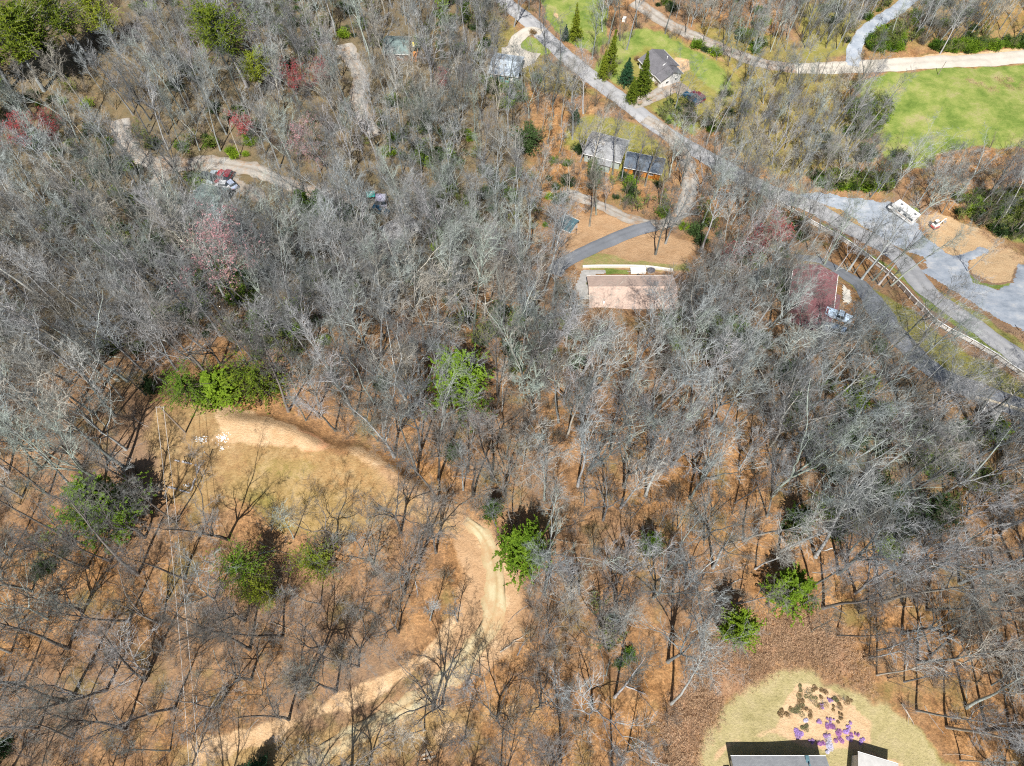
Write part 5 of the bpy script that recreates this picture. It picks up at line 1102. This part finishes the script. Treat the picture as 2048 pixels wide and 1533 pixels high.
EVER = [  # px, py of the foot, kind, variant, scale, wide, label
 (920,803,'round',0,1.3,1.25,'tallest bright green hemlock standing alone in the middle of the bare woods'),
 (1046,1122,'lime',1,1.2,1.25,'round bright green evergreen at the outer bend of the sandy track'),
 (1455,1270,'lime',1,1.25,.8,'narrow lime green evergreen at the edge of the brown brush'),
 (1562,1190,'lime',0,.85,1.35,'yellow green evergreen above the tan brush, right of the narrow lime one'),
 (1297,1100,'hemlock',1,.62,1.0,'small green hemlock half hidden under pale branches right of the round one'),
 (986,1035,'hemlock',1,.6,.9,'small dark hemlock at the top of the sandy track'),
 (238,1048,'hemlock',0,1.05,1.6,'broad dark hemlock at the left rim of the clearing'),
 (402,797,'loose',0,.62,1.7,'dark green hemlock at the top left corner of the clearing'),
 (455,797,'lime',0,.72,1.9,'light green hemlock just above the orange bank of the clearing'),
 (536,790,'loose',1,.85,1.7,'wide green hemlock behind the pale bank, seen through bare limbs'),
 (310,785,'laurel',0,.6,.9,'low dark green evergreen at the left end of the clearing edge'),
 (530,670,'hemlock',1,.75,1.1,'green hemlock in the woods north of the clearing'),
 (512,1165,'loose',0,.85,1.05,'dark olive hemlock below the clearing grass, left of its neighbour'),
 (545,1195,'loose',1,.6,1.2,'smaller yellowish evergreen at the foot of the dark olive hemlock'),
 (640,1140,'loose',1,.65,1.4,'spreading evergreen right of the dark olive hemlock'),
 (908,915,'laurel',0,.55,.9,'small green evergreen under the white leaning trunk'),
 (765,780,'laurel',0,.45,1.0,'tiny green evergreen left of the tallest bright hemlock'),
 (1980,880,'lime',1,.62,1.1,'bright green evergreen beside the small white shed'),
 (1590,1050,'hemlock',1,.6,1.2,'muted green evergreen behind the leaning pale trees on the right'),
 (1745,1010,'laurel',0,.9,1.2,'left of two low green evergreens under the tangled pale branches'),
 (1850,1040,'laurel',0,.9,1.1,'right of two low green evergreens under the tangled pale branches'),
 (1690,890,'laurel',0,.8,1.0,'dark evergreen among grey crowns below the maroon roof'),
 (22,178,'pine',0,1.0,1.7,'yellow green pine at the left edge of the picture, in the top corner stand'),
 (88,182,'pine',1,.9,1.7,'broad yellow green pine, second from the left in the top corner stand'),
 (130,165,'pine',0,.95,1.5,'dark shaded pine, third from the left in the top corner stand'),
 (185,128,'pine',1,.8,1.5,'pine with thin crown at the right of the top corner stand'),
 (242,108,'pine',0,.75,1.4,'bright pine touching the top of the picture, apart from the corner stand'),
 (2,270,'pine',0,.8,1.4,'dark pine below the top corner stand at the left edge'),
 (320,25,'pine',1,.55,1.0,'small olive pine in grey woods near the top of the picture'),
 (495,175,'pine',1,.95,1.5,'tall pine with two green tiers standing alone in the grey woods'),
 (525,195,'pine',0,.62,1.4,'shorter pine leaning on the tall two tiered one'),
 (885,22,'lime',1,.9,1.0,'small bright conifer at the top of the picture, left of its twin'),
 (932,48,'lime',1,.8,.8,'narrow bright conifer right of its twin near the top of the picture'),
 (1150,82,'cone',0,1.0,.9,'yellow green cone shaped cypress on the bright lawn by the road'),
 (1130,82,'spruce',0,.6,.8,'small blue green spruce beside the cypress on the lawn'),
 (1218,150,'cone',0,1.2,.8,'tall yellow green cypress in the row left of the dark roofed house'),
 (1205,160,'cone',0,.8,.9,'shorter cypress at the left end of the row by the dark roofed house'),
 (1252,170,'spruce',0,1.0,.9,'dark blue green spruce in the row beside the dark roofed house'),
 (1282,190,'cone',0,1.15,1.0,'widest cypress touching the dark roofed house'),
 (1262,205,'cone',0,.7,1.2,'low cypress at the mouth of the house drive'),
 (650,440,'hemlock',0,.7,1.4,'dark hemlock below the gravel lane in the upper woods'),
 (610,430,'hemlock',1,.7,1.4,'yellowish dark hemlock left of the one below the gravel lane'),
 (690,455,'laurel',0,1.0,1.2,'low dark evergreen right of the pair below the gravel lane'),
 (330,520,'laurel',0,1.0,1.2,'muted green evergreen left of the big pinkish maple'),
 (1055,300,'laurel',0,1.0,1.2,'muted green evergreen in the woods west of the grey roofed house'),
 (522,1545,'spruce',0,.75,1.0,'very dark small conifer at the bottom edge left of the wheel ruts'),
 (1150,245,'spruce',0,.5,1.2,'tiny dark evergreen above the grey roofed house'),
]
for e in EVER:
    x, y, z = G(e[0], e[1]); p = EP[e[2]][e[3]]; put(x, y, 2.2)
    nm = {'hemlock': 'hemlock_tree', 'loose': 'hemlock_tree', 'round': 'hemlock_tree', 'pine': 'pine_tree', 'lime': 'evergreen_tree', 'cone': 'cypress_tree', 'spruce': 'spruce_tree', 'laurel': 'evergreen_tree'}[e[2]]
    place(nm, p, x, y, e[4], rt.uniform(0, 6.28), e[6], 'evergreen tree', 'evergreen trees among the bare woods', sxy=e[5])
RED = [(600,215,0,.85,'crimson budding maple left of the woodland lane'),(648,190,1,.8,'second crimson maple, nearer the woodland lane'),(640,345,2,.85,'round pinkish maple just above the gravel lane'),
 (505,290,1,.8,'rusty red maple left of the crimson pair'),(75,320,1,1.0,'pale red maple at the left edge of the upper woods'),(130,300,0,.7,'small reddish maple right of the pale red one'),(480,615,2,1.28,'largest pinkish maple with broad pale crown above the clearing'),
 (1500,540,0,.8,'red tinged tree at the top left corner of the maroon roof'),(1545,500,1,.8,'reddish brown tree behind the maroon roof'),(1440,545,1,.7,'faint red maple between the tan roof and the maroon roof'),(885,190,1,.6,'small faint red maple in the upper middle woods')]
for px, py, v, s, lb in RED:
    x, y, z = G(px, py); put(x, y, 2.5); pr = (RP + [RP2])[v]
    place('maple_tree', pr, x, y, s, rt.uniform(0, 6.28), lb, 'maple', 'red budding maples')
# fill the woods
cand = []
for gxp in np.arange(-185, 185, 2.5):
    for gyp in np.arange(-22, 262, 2.5):
        cand.append((gxp + rt.uniform(-1.25, 1.25), gyp + rt.uniform(-1.25, 1.25)))
rt.shuffle(cand)
def band(pts, r, p): return ('b', pts, r, p)
KEEP = [('p', [(1765, 405), (1840, 430), (1890, 450), (1890, 470), (1850, 470), (1765, 440)], 0, 1), ('p', [(-60, -60), (255, -60), (250, 60), (150, 110), (-60, 150)], 0, .97), ('p', [(1178, 540), (1290, 540), (1270, 608), (1178, 608)], 0, .92), ('p', [(1585, 522), (1700, 530), (1705, 615), (1590, 630)], 0, .92),
 ('p', [(1735, 150), (2100, 125), (2100, 300), (1990, 285), (1880, 300), (1830, 335), (1770, 290), (1725, 200)], 0, .97), ('p', [(1150, 435), (1300, 445), (1385, 470), (1385, 545), (1150, 545), (1110, 520)], 0, .93),
 ('p', [(1570, 385), (1740, 395), (1850, 420), (2100, 520), (2100, 700), (1850, 570), (1700, 480)], 0, .9), ('p', [(1700, 560), (1840, 620), (1960, 700), (2100, 790), (2100, 840), (1900, 760), (1760, 640)], 0, .55),
 ('p', [(1260, 70), (1370, 80), (1450, 150), (1400, 220), (1290, 210), (1240, 160)], 0, .9), ('p', [(1075, -30), (1200, -30), (1210, 80), (1120, 80)], 0, .9), ('p', [(990, 70), (1100, 60), (1090, 150), (1000, 160)], 0, .5),
 ('p', [(1160, 240), (1340, 250), (1340, 345), (1160, 320)], 0, .45), ('p', [(300, 790), (450, 790), (700, 880), (820, 970), (700, 1010), (320, 1000)], 0, .6), ('p', [(1370, 1420), (1560, 1330), (1700, 1360), (1880, 1480), (1900, 1600), (1370, 1600)], 0, .95),
 ('p', [(1350, 1400), (1560, 1220), (1700, 1260), (1700, 1350), (1400, 1460)], 0, .8), ('p', [(945, 1050), (1040, 1100), (1050, 1250), (900, 1400), (860, 1380), (960, 1200)], 0, .92),
 ('p', [(395, 345), (540, 350), (540, 405), (400, 400)], 0, .8), ('p', [(735, 385), (790, 385), (800, 440), (740, 435)], 0, .7), ('p', [(750, 50), (835, 55), (835, 105), (755, 100)], 0, .35), ('p', [(560, 170), (680, 150), (680, 230), (580, 240)], 0, .6),
 band([(240, 240), (262, 305), (310, 328), (430, 328), (510, 340), (630, 388)], 14, .5), band([(686, 90), (720, 160), (718, 210), (745, 265)], 15, .5), band([(1010, 5), (1100, 84), (1250, 205)], 22, .6), band([(1290, 238), (1368, 310), (1380, 365), (1345, 445)], 16, .45),
 band([(1270, 3), (1400, 78), (1540, 130)], 16, .55), band([(1540, 137), (1700, 135), (2060, 114)], 20, .85), band([(1706, 134), (1755, 45), (1830, -10)], 18, .85), band([(1548, 403), (1661, 470), (1786, 563), (1868, 648), (2060, 760)], 16, .6)]
for e in EVER:
    if e[2] in ('laurel',) or e[4] < .55: continue
    x, y, z = G(e[0], e[1]); c_ = proj(x, y, z + EP[e[2]][e[3]][2] * e[4] * .6); KEEP.append(('c', c_, 26 * e[4] * e[5] + 8, .85 if e[1] > 250 else .8))
for e in RED:
    x, y, z = G(e[0], e[1]); c_ = proj(x, y, z + 8); KEEP.append(('c', c_, 28, .75))
def pdist(px, py, pts):
    best = 1e9
    for (ax, ay), (bx, by) in zip(pts[:-1], pts[1:]):
        dx, dy = bx - ax, by - ay; s = max(0, min(1, ((px - ax) * dx + (py - ay) * dy) / (dx * dx + dy * dy + 1e-9))); best = min(best, math.hypot(px - ax - s * dx, py - ay - s * dy))
    return best
def hides(x, y, hh):
    z = h1(x, y); P = [proj(x, y, z + hh * f) for f in (.5, .7, .88)]; pm = 0
    for k in KEEP:
        for (u, v) in P:
            if (k[0] == 'p' and inpoly(u, v, k[1])) or (k[0] == 'b' and pdist(u, v, k[1]) < k[2]) or (k[0] == 'c' and math.hypot(u - k[1][0], v - k[1][1]) < k[2]): pm = max(pm, k[3]); break
    return rt.random() < pm
for x, y in cand:
    px, py = proj(x, y, h1(x, y))
    if not (-330 < px < 2380 and -160 < py < 1800): continue
    if any(inpoly(px, py, p) for p in OPEN) or near_road(x, y, .9): continue
    if py > 1020 and px < 1330: sp = 5.0
    elif py > 1100: sp = 3.6
    elif py > 760: sp = 3.3 if py < 1000 else 3.8
    else: sp = 3.55 if px < 1000 else 3.9
    if 1040 < px < 1420 and 330 < py < 470: sp = 7
    if px > 1330 and py < 430: sp = 2.9
    if 1180 < px < 1380 and py < 260: sp = 6
    if not free(x, y, sp): continue
    u = rt.random()
    if py > 1000: k = 'forest' if u < .3 else 'slim' if u < .62 else 'open' if u < .8 else 'spread'
    else: k = 'forest' if u < .36 else 'slim' if u < .56 else 'open' if u < .82 else 'spread'
    sc_ = rt.uniform(.82, 1.12) if rt.random() > .12 else rt.uniform(.55, .8)
    if py < 430 and px > 1330: sc_ *= .68
    elif py < 480 and px > 980: sc_ *= .8
    elif py < 500: sc_ *= .86
    elif px > 1550 and py > 1100: sc_ *= 1.1
    if hides(x, y, 23 * sc_): continue
    put(x, y, sp); addb(x, y, k, sc_)
# rank by size in view
def vis(b):
    px, py = proj(b[0], b[1], h1(b[0], b[1]) + 8)
    return -20 < px < 2068 and -10 < py < 1550
seen = sorted([b for b in bare if vis(b)], key=lambda b: math.dist((b[0], b[1], h1(b[0], b[1]) + 12), (0, 0, CAM_H)) / (BP[b[2]][b[3]][2] * b[4]))
NIND = 298
ind = seen[:NIND]; ids = {id(b) for b in ind}; rest = [b for b in bare if id(b) not in ids]
LM = [('the power pole', 345, 840), ('the white rubble', 425, 878), ('the orange bank', 580, 865), ('the broken foundation', 365, 950), ('the broad dark hemlock', 225, 985),
 ('the dark olive hemlock', 515, 1100), ('the tallest green hemlock', 925, 740), ('the track\'s outer bend', 1045, 1180), ('the track\'s inner bend', 915, 1200), ('the round green evergreen', 1046, 1085),
 ('the small covered hemlock', 1295, 1065), ('the narrow lime evergreen', 1460, 1250), ('the yellow green evergreen', 1565, 1140), ('the flower bed', 1650, 1430), ('the white fence bend', 1840, 620),
 ('the maroon roof', 1635, 600), ('the tan roof', 1260, 575), ('the small white shed', 1970, 825), ('the leafy drive fork', 1220, 440), ('the largest pinkish maple', 430, 500),
 ('the bottom edge\'s grey roof', 1550, 1500), ('the sawn logs', 860, 1505), ('the lower left corner', 0, 1533), ('the lower right corner', 2048, 1533), ('the left edge midpoint', 0, 766), ('the right edge midpoint', 2048, 1000),
 ('the pale wheel ruts', 760, 1440), ('the wires\' lower end', 392, 1480), ('the small white motorhome', 1800, 430), ('the lower left edge', 0, 1150), ('the clearing\'s right tip', 820, 990)]
ORD = ['nearest to', 'second nearest to', 'third nearest to', 'fourth nearest to', 'fifth nearest to', 'sixth nearest to', 'seventh nearest to', 'eighth nearest to', 'ninth nearest to', 'tenth nearest to', 'eleventh nearest to', 'twelfth nearest to', 'thirteenth nearest to', 'fourteenth nearest to', 'fifteenth nearest to', 'sixteenth nearest to']
bk = {}
def oak(x, y):
    px, py = proj(x, y, h1(x, y)); return (px < 1050 and py > 860 + 140 * math.sin(px * .01)) or (py > 1200 and math.sin(x * 3.7) > -.3)
for b in ind:
    px, py = proj(b[0], b[1], h1(b[0], b[1])); d = [math.hypot(px - l[1], py - l[2]) for l in LM]; i = int(np.argmin(d))
    dx, dy = px - LM[i][1], py - LM[i][2]
    side = ('right of' if dx > 0 else 'left of') if abs(dx) > abs(dy) else ('below' if dy > 0 else 'above')
    bk.setdefault((i, side), []).append((d[i], b))
for (i, side), L in bk.items():
    L.sort(key=lambda q: q[0])
    for n_, (d_, b) in enumerate(L):
        x, y, key, v, s, rz = b; pr = BP[key][v]
        ad = {'forest': 'tall bare tree', 'spread': 'wide crowned bare tree', 'open': 'forked bare tree', 'slim': 'slender bare tree'}[key]
        lab = f"{ad} {side} {LM[i][0]}, " + (ORD[n_].replace(' to', '') if n_ < 16 else f'{n_ + 1}th nearest') + ' there'
        place('bare_tree', pr, x, y, s, rz, lab, 'tree', 'bare trees of the near woods', tilt=(rt.normal() * .05, rt.normal() * .05))
        if oak(x, y):
            for ob in COL.objects[-2:]: ob.material_slots[0].link = 'OBJECT'; ob.material_slots[0].material = OAKB

# ---- the far woods and the undergrowth: one object each
def scatter(name, label, cat, meshes, pts):
    """pts: (x, y, z, scale, rz, variant)"""
    lib = bpy.data.collections.new(name + '_kinds')
    for k, me in enumerate(meshes):
        o = bpy.data.objects.new(f'{name}_kind_{chr(97 + k)}', me); lib.objects.link(o)
    pts = np.array(pts, float); me = bpy.data.meshes.new(name); me.vertices.add(len(pts)); me.vertices.foreach_set('co', pts[:, :3].astype(np.float32).ravel())
    a = me.attributes.new('scl', 'FLOAT', 'POINT'); a.data.foreach_set('value', pts[:, 3].astype(np.float32))
    r_ = np.zeros((len(pts), 3), np.float32); r_[:, 2] = pts[:, 4]; r_[:, 0] = rng.normal(0, .05, len(pts)); r_[:, 1] = rng.normal(0, .05, len(pts))
    a = me.attributes.new('rot', 'FLOAT_VECTOR', 'POINT'); a.data.foreach_set('vector', r_.ravel())
    a = me.attributes.new('pick', 'INT', 'POINT'); a.data.foreach_set('value', pts[:, 5].astype(np.int32))
    o = link(name, me); tag(o, label, cat, kind='stuff')
    g = bpy.data.node_groups.new(name, 'GeometryNodeTree'); g.interface.new_socket('Geometry', in_out='INPUT', socket_type='NodeSocketGeometry'); g.interface.new_socket('Geometry', in_out='OUTPUT', socket_type='NodeSocketGeometry')
    gi, go = g.nodes.new('NodeGroupInput'), g.nodes.new('NodeGroupOutput')
    ci = g.nodes.new('GeometryNodeCollectionInfo'); ci.inputs['Collection'].default_value = lib; ci.inputs['Separate Children'].default_value = True; ci.inputs['Reset Children'].default_value = True
    ip = g.nodes.new('GeometryNodeInstanceOnPoints'); ip.inputs['Pick Instance'].default_value = True
    def at(nm, ty):
        n = g.nodes.new('GeometryNodeInputNamedAttribute'); n.data_type = ty; n.inputs['Name'].default_value = nm; return n.outputs['Attribute']
    g.links.new(gi.outputs[0], ip.inputs['Points']); g.links.new(ci.outputs[0], ip.inputs['Instance'])
    g.links.new(at('pick', 'INT'), ip.inputs['Instance Index']); g.links.new(at('rot', 'FLOAT_VECTOR'), ip.inputs['Rotation']); g.links.new(at('scl', 'FLOAT'), ip.inputs['Scale'])
    g.links.new(ip.outputs[0], go.inputs[0]); m = o.modifiers.new('grow', 'NODES'); m.node_group = g
    return o
keys = ['forest', 'open', 'slim', 'spread']; ml, off = [], {}
for k in keys: off[k] = len(ml); ml += FULL[k]
scatter('woodland', 'far grey leafless woods filling the upper part and outskirts of the picture', 'woods', ml,
        [(b[0], b[1], h1(b[0], b[1]), b[4], b[5], off[b[2]] + b[3]) for b in rest])
# bare brush and saplings
sap = [sapling(800 + i, h, n, sp).mesh('sapling', [BROWN, BROWN]) for i, (h, n, sp) in enumerate([(7, 2, .12), (5, 4, .3), (9, 2, .1), (3.2, 8, .55), (4, 6, .4)])]
P_ = []
for _ in range(8500):
    x, y = rt.uniform(-150, 150), rt.uniform(-12, 235); px, py = proj(x, y, h1(x, y))
    if not (-120 < px < 2170 and -60 < py < 1640): continue
    op = any(inpoly(px, py, p) for p in OPEN)
    inbr = inpoly(px, py, OPEN[1]) and not inpoly(px, py, [(1388, 1560), (1408, 1470), (1440, 1415), (1500, 1362), (1572, 1325), (1655, 1350), (1740, 1375), (1860, 1465), (1950, 1580)])
    if (op and not inbr) or near_road(x, y, .6): continue
    if py > 1000 and not inbr and rt.random() < .1: continue
    k = int(rt.integers(5))
    if inbr: continue
    P_.append((x, y, h1(x, y), rt.uniform(.6, 1.15), rt.uniform(0, 6.28), k))
scatter('saplings', 'thin brown saplings and leafless brush growing between the big trees', 'brush', sap, P_)
DRYL = foliage('dry_leaf', (.46, .29, .16), (.66, .46, .29), 2)
br = [bramble(820 + i, 2.0, 46, h).mesh('brush', [TANT, DRYL]) for i, h in enumerate([.6, .8, 1.1])]
P_ = []
TH = [(1345, 1395), (1400, 1310), (1480, 1262), (1590, 1215), (1680, 1265), (1725, 1340), (1745, 1385), (1660, 1345), (1570, 1326), (1500, 1362), (1440, 1412), (1405, 1470), (1388, 1560), (1330, 1560), (1320, 1450)]
bx = W(TH); xs = [p[0] for p in bx]; ys = [p[1] for p in bx]; tries = 0
while len(P_) < 250 and tries < 9000:
    tries += 1; x, y = rt.uniform(min(xs), max(xs)), rt.uniform(min(ys), max(ys))
    px, py = proj(x, y, h1(x, y))
    if inpoly(px, py, TH): P_.append((x, y, h1(x, y), rt.uniform(.6, 1.1), rt.uniform(0, 6.28), int(rt.integers(3))))
DITCH = [[(1850, 556), (1900, 592), (1980, 640), (2070, 695), (2070, 712), (1965, 655), (1880, 608)], [(1960, 462), (2000, 478), (2060, 512), (2060, 535), (1990, 500)], [(1900, 160), (2060, 155), (2060, 180), (1980, 182)], [(500, 790), (640, 830), (760, 880), (850, 960), (880, 930), (800, 850), (650, 790)]]
for D in DITCH:
    wp = W(D); xs = [p[0] for p in wp]; ys = [p[1] for p in wp]
    for _ in range(38):
        x, y = rt.uniform(min(xs), max(xs)), rt.uniform(min(ys), max(ys)); px, py = proj(x, y, h1(x, y))
        if inpoly(px, py, D): P_.append((x, y, h1(x, y), rt.uniform(.35, .8), rt.uniform(0, 6.28), int(rt.integers(3))))
scatter('thicket', 'low tan brambles and dry stems in a band above the lawn and along the ditches', 'brush', br, P_)
ug = SH_GREEN + [sapling(830, 5, 5, .35, 2, 700, .24).mesh('budding', [BROWN, BROWN, BUDG])]
P_ = []
for _ in range(9000):
    x, y = rt.uniform(-150, 150), rt.uniform(-5, 230); px, py = proj(x, y, h1(x, y))
    if not (-40 < px < 2090 and -40 < py < 1580): continue
    v = float(vnoise(np.array([x]), np.array([y]), 15, 21)[0]); thr = .80 if py > 1000 else .66 if py > 700 else .57
    if 1560 < px < 1900 and 850 < py < 1080: thr = .5
    if v < thr or any(inpoly(px, py, p) for p in OPEN) or near_road(x, y, .8) or rt.random() < .42: continue
    P_.append((x, y, h1(x, y), rt.uniform(.45, 1.3), rt.uniform(0, 6.28), int(rt.choice(4, p=[.2, .12, .38, .3]))))
GB = [[(1905, 390), (2060, 385), (2060, 470), (2000, 470), (1950, 440)], [(1490, 130), (1400, 100), (1370, 80), (1500, 118)], [(1860, 95), (2060, 80), (2060, 100), (1870, 108)], [(1690, 210), (1760, 200), (1780, 240), (1720, 280)], [(1740, 70), (1800, 60), (1800, 100), (1740, 100)], [(1620, 350), (1780, 360), (1780, 380), (1640, 375)]]
for D in GB:
    wp = W(D); xs = [p[0] for p in wp]; ys = [p[1] for p in wp]
    for _ in range(150):
        x, y = rt.uniform(min(xs), max(xs)), rt.uniform(min(ys), max(ys)); px, py = proj(x, y, h1(x, y))
        if inpoly(px, py, D) and not near_road(x, y, 1.2): P_.append((x, y, h1(x, y), rt.uniform(.6, 1.3), rt.uniform(0, 6.28), int(rt.choice(4, p=[.3, .35, .15, .2]))))
scatter('undergrowth', 'scattered green laurel and budding bushes on the forest floor', 'bushes', ug, P_)
dw = []
for i in range(4):
    r_ = np.random.default_rng(870 + i); tb = Tubes(); A_, B_ = grow(np.array([[0, 0, .08]]), np.array([[1, 0, .01]]), np.array([r_.uniform(2.5, 6)]), np.array([r_.uniform(.05, .12)]), 7, r_, .1, -.002, .3); A_[..., 2] = np.clip(A_[..., 2], .04, .3)
    tb.add(A_, B_, 6); a_, b_, l_ = kids(A_, B_, np.array([4.]), 6, .3, r_, (30, 60), (.2, .4), .5, .3, 4, .2, 0, .3, .015); a_[..., 2] = np.clip(a_[..., 2], .03, .5); tb.add(a_, b_, 4); dw.append(tb.mesh('deadwood', [BARK if i % 2 else LOGW]))
P_ = []
while len(P_) < 420:
    x, y = rt.uniform(-120, 110), rt.uniform(-5, 130); px, py = proj(x, y, h1(x, y))
    if -40 < px < 2090 and -40 < py < 1580 and not any(inpoly(px, py, p) for p in OPEN) and not near_road(x, y, 1): P_.append((x, y, h1(x, y) , rt.uniform(.5, 1.2), rt.uniform(0, 6.28), int(rt.integers(4))))
scatter('deadwood', 'fallen grey sticks and limbs lying across the leaf litter', 'sticks', dw, P_)
print("TREES", len(ind), len(rest))
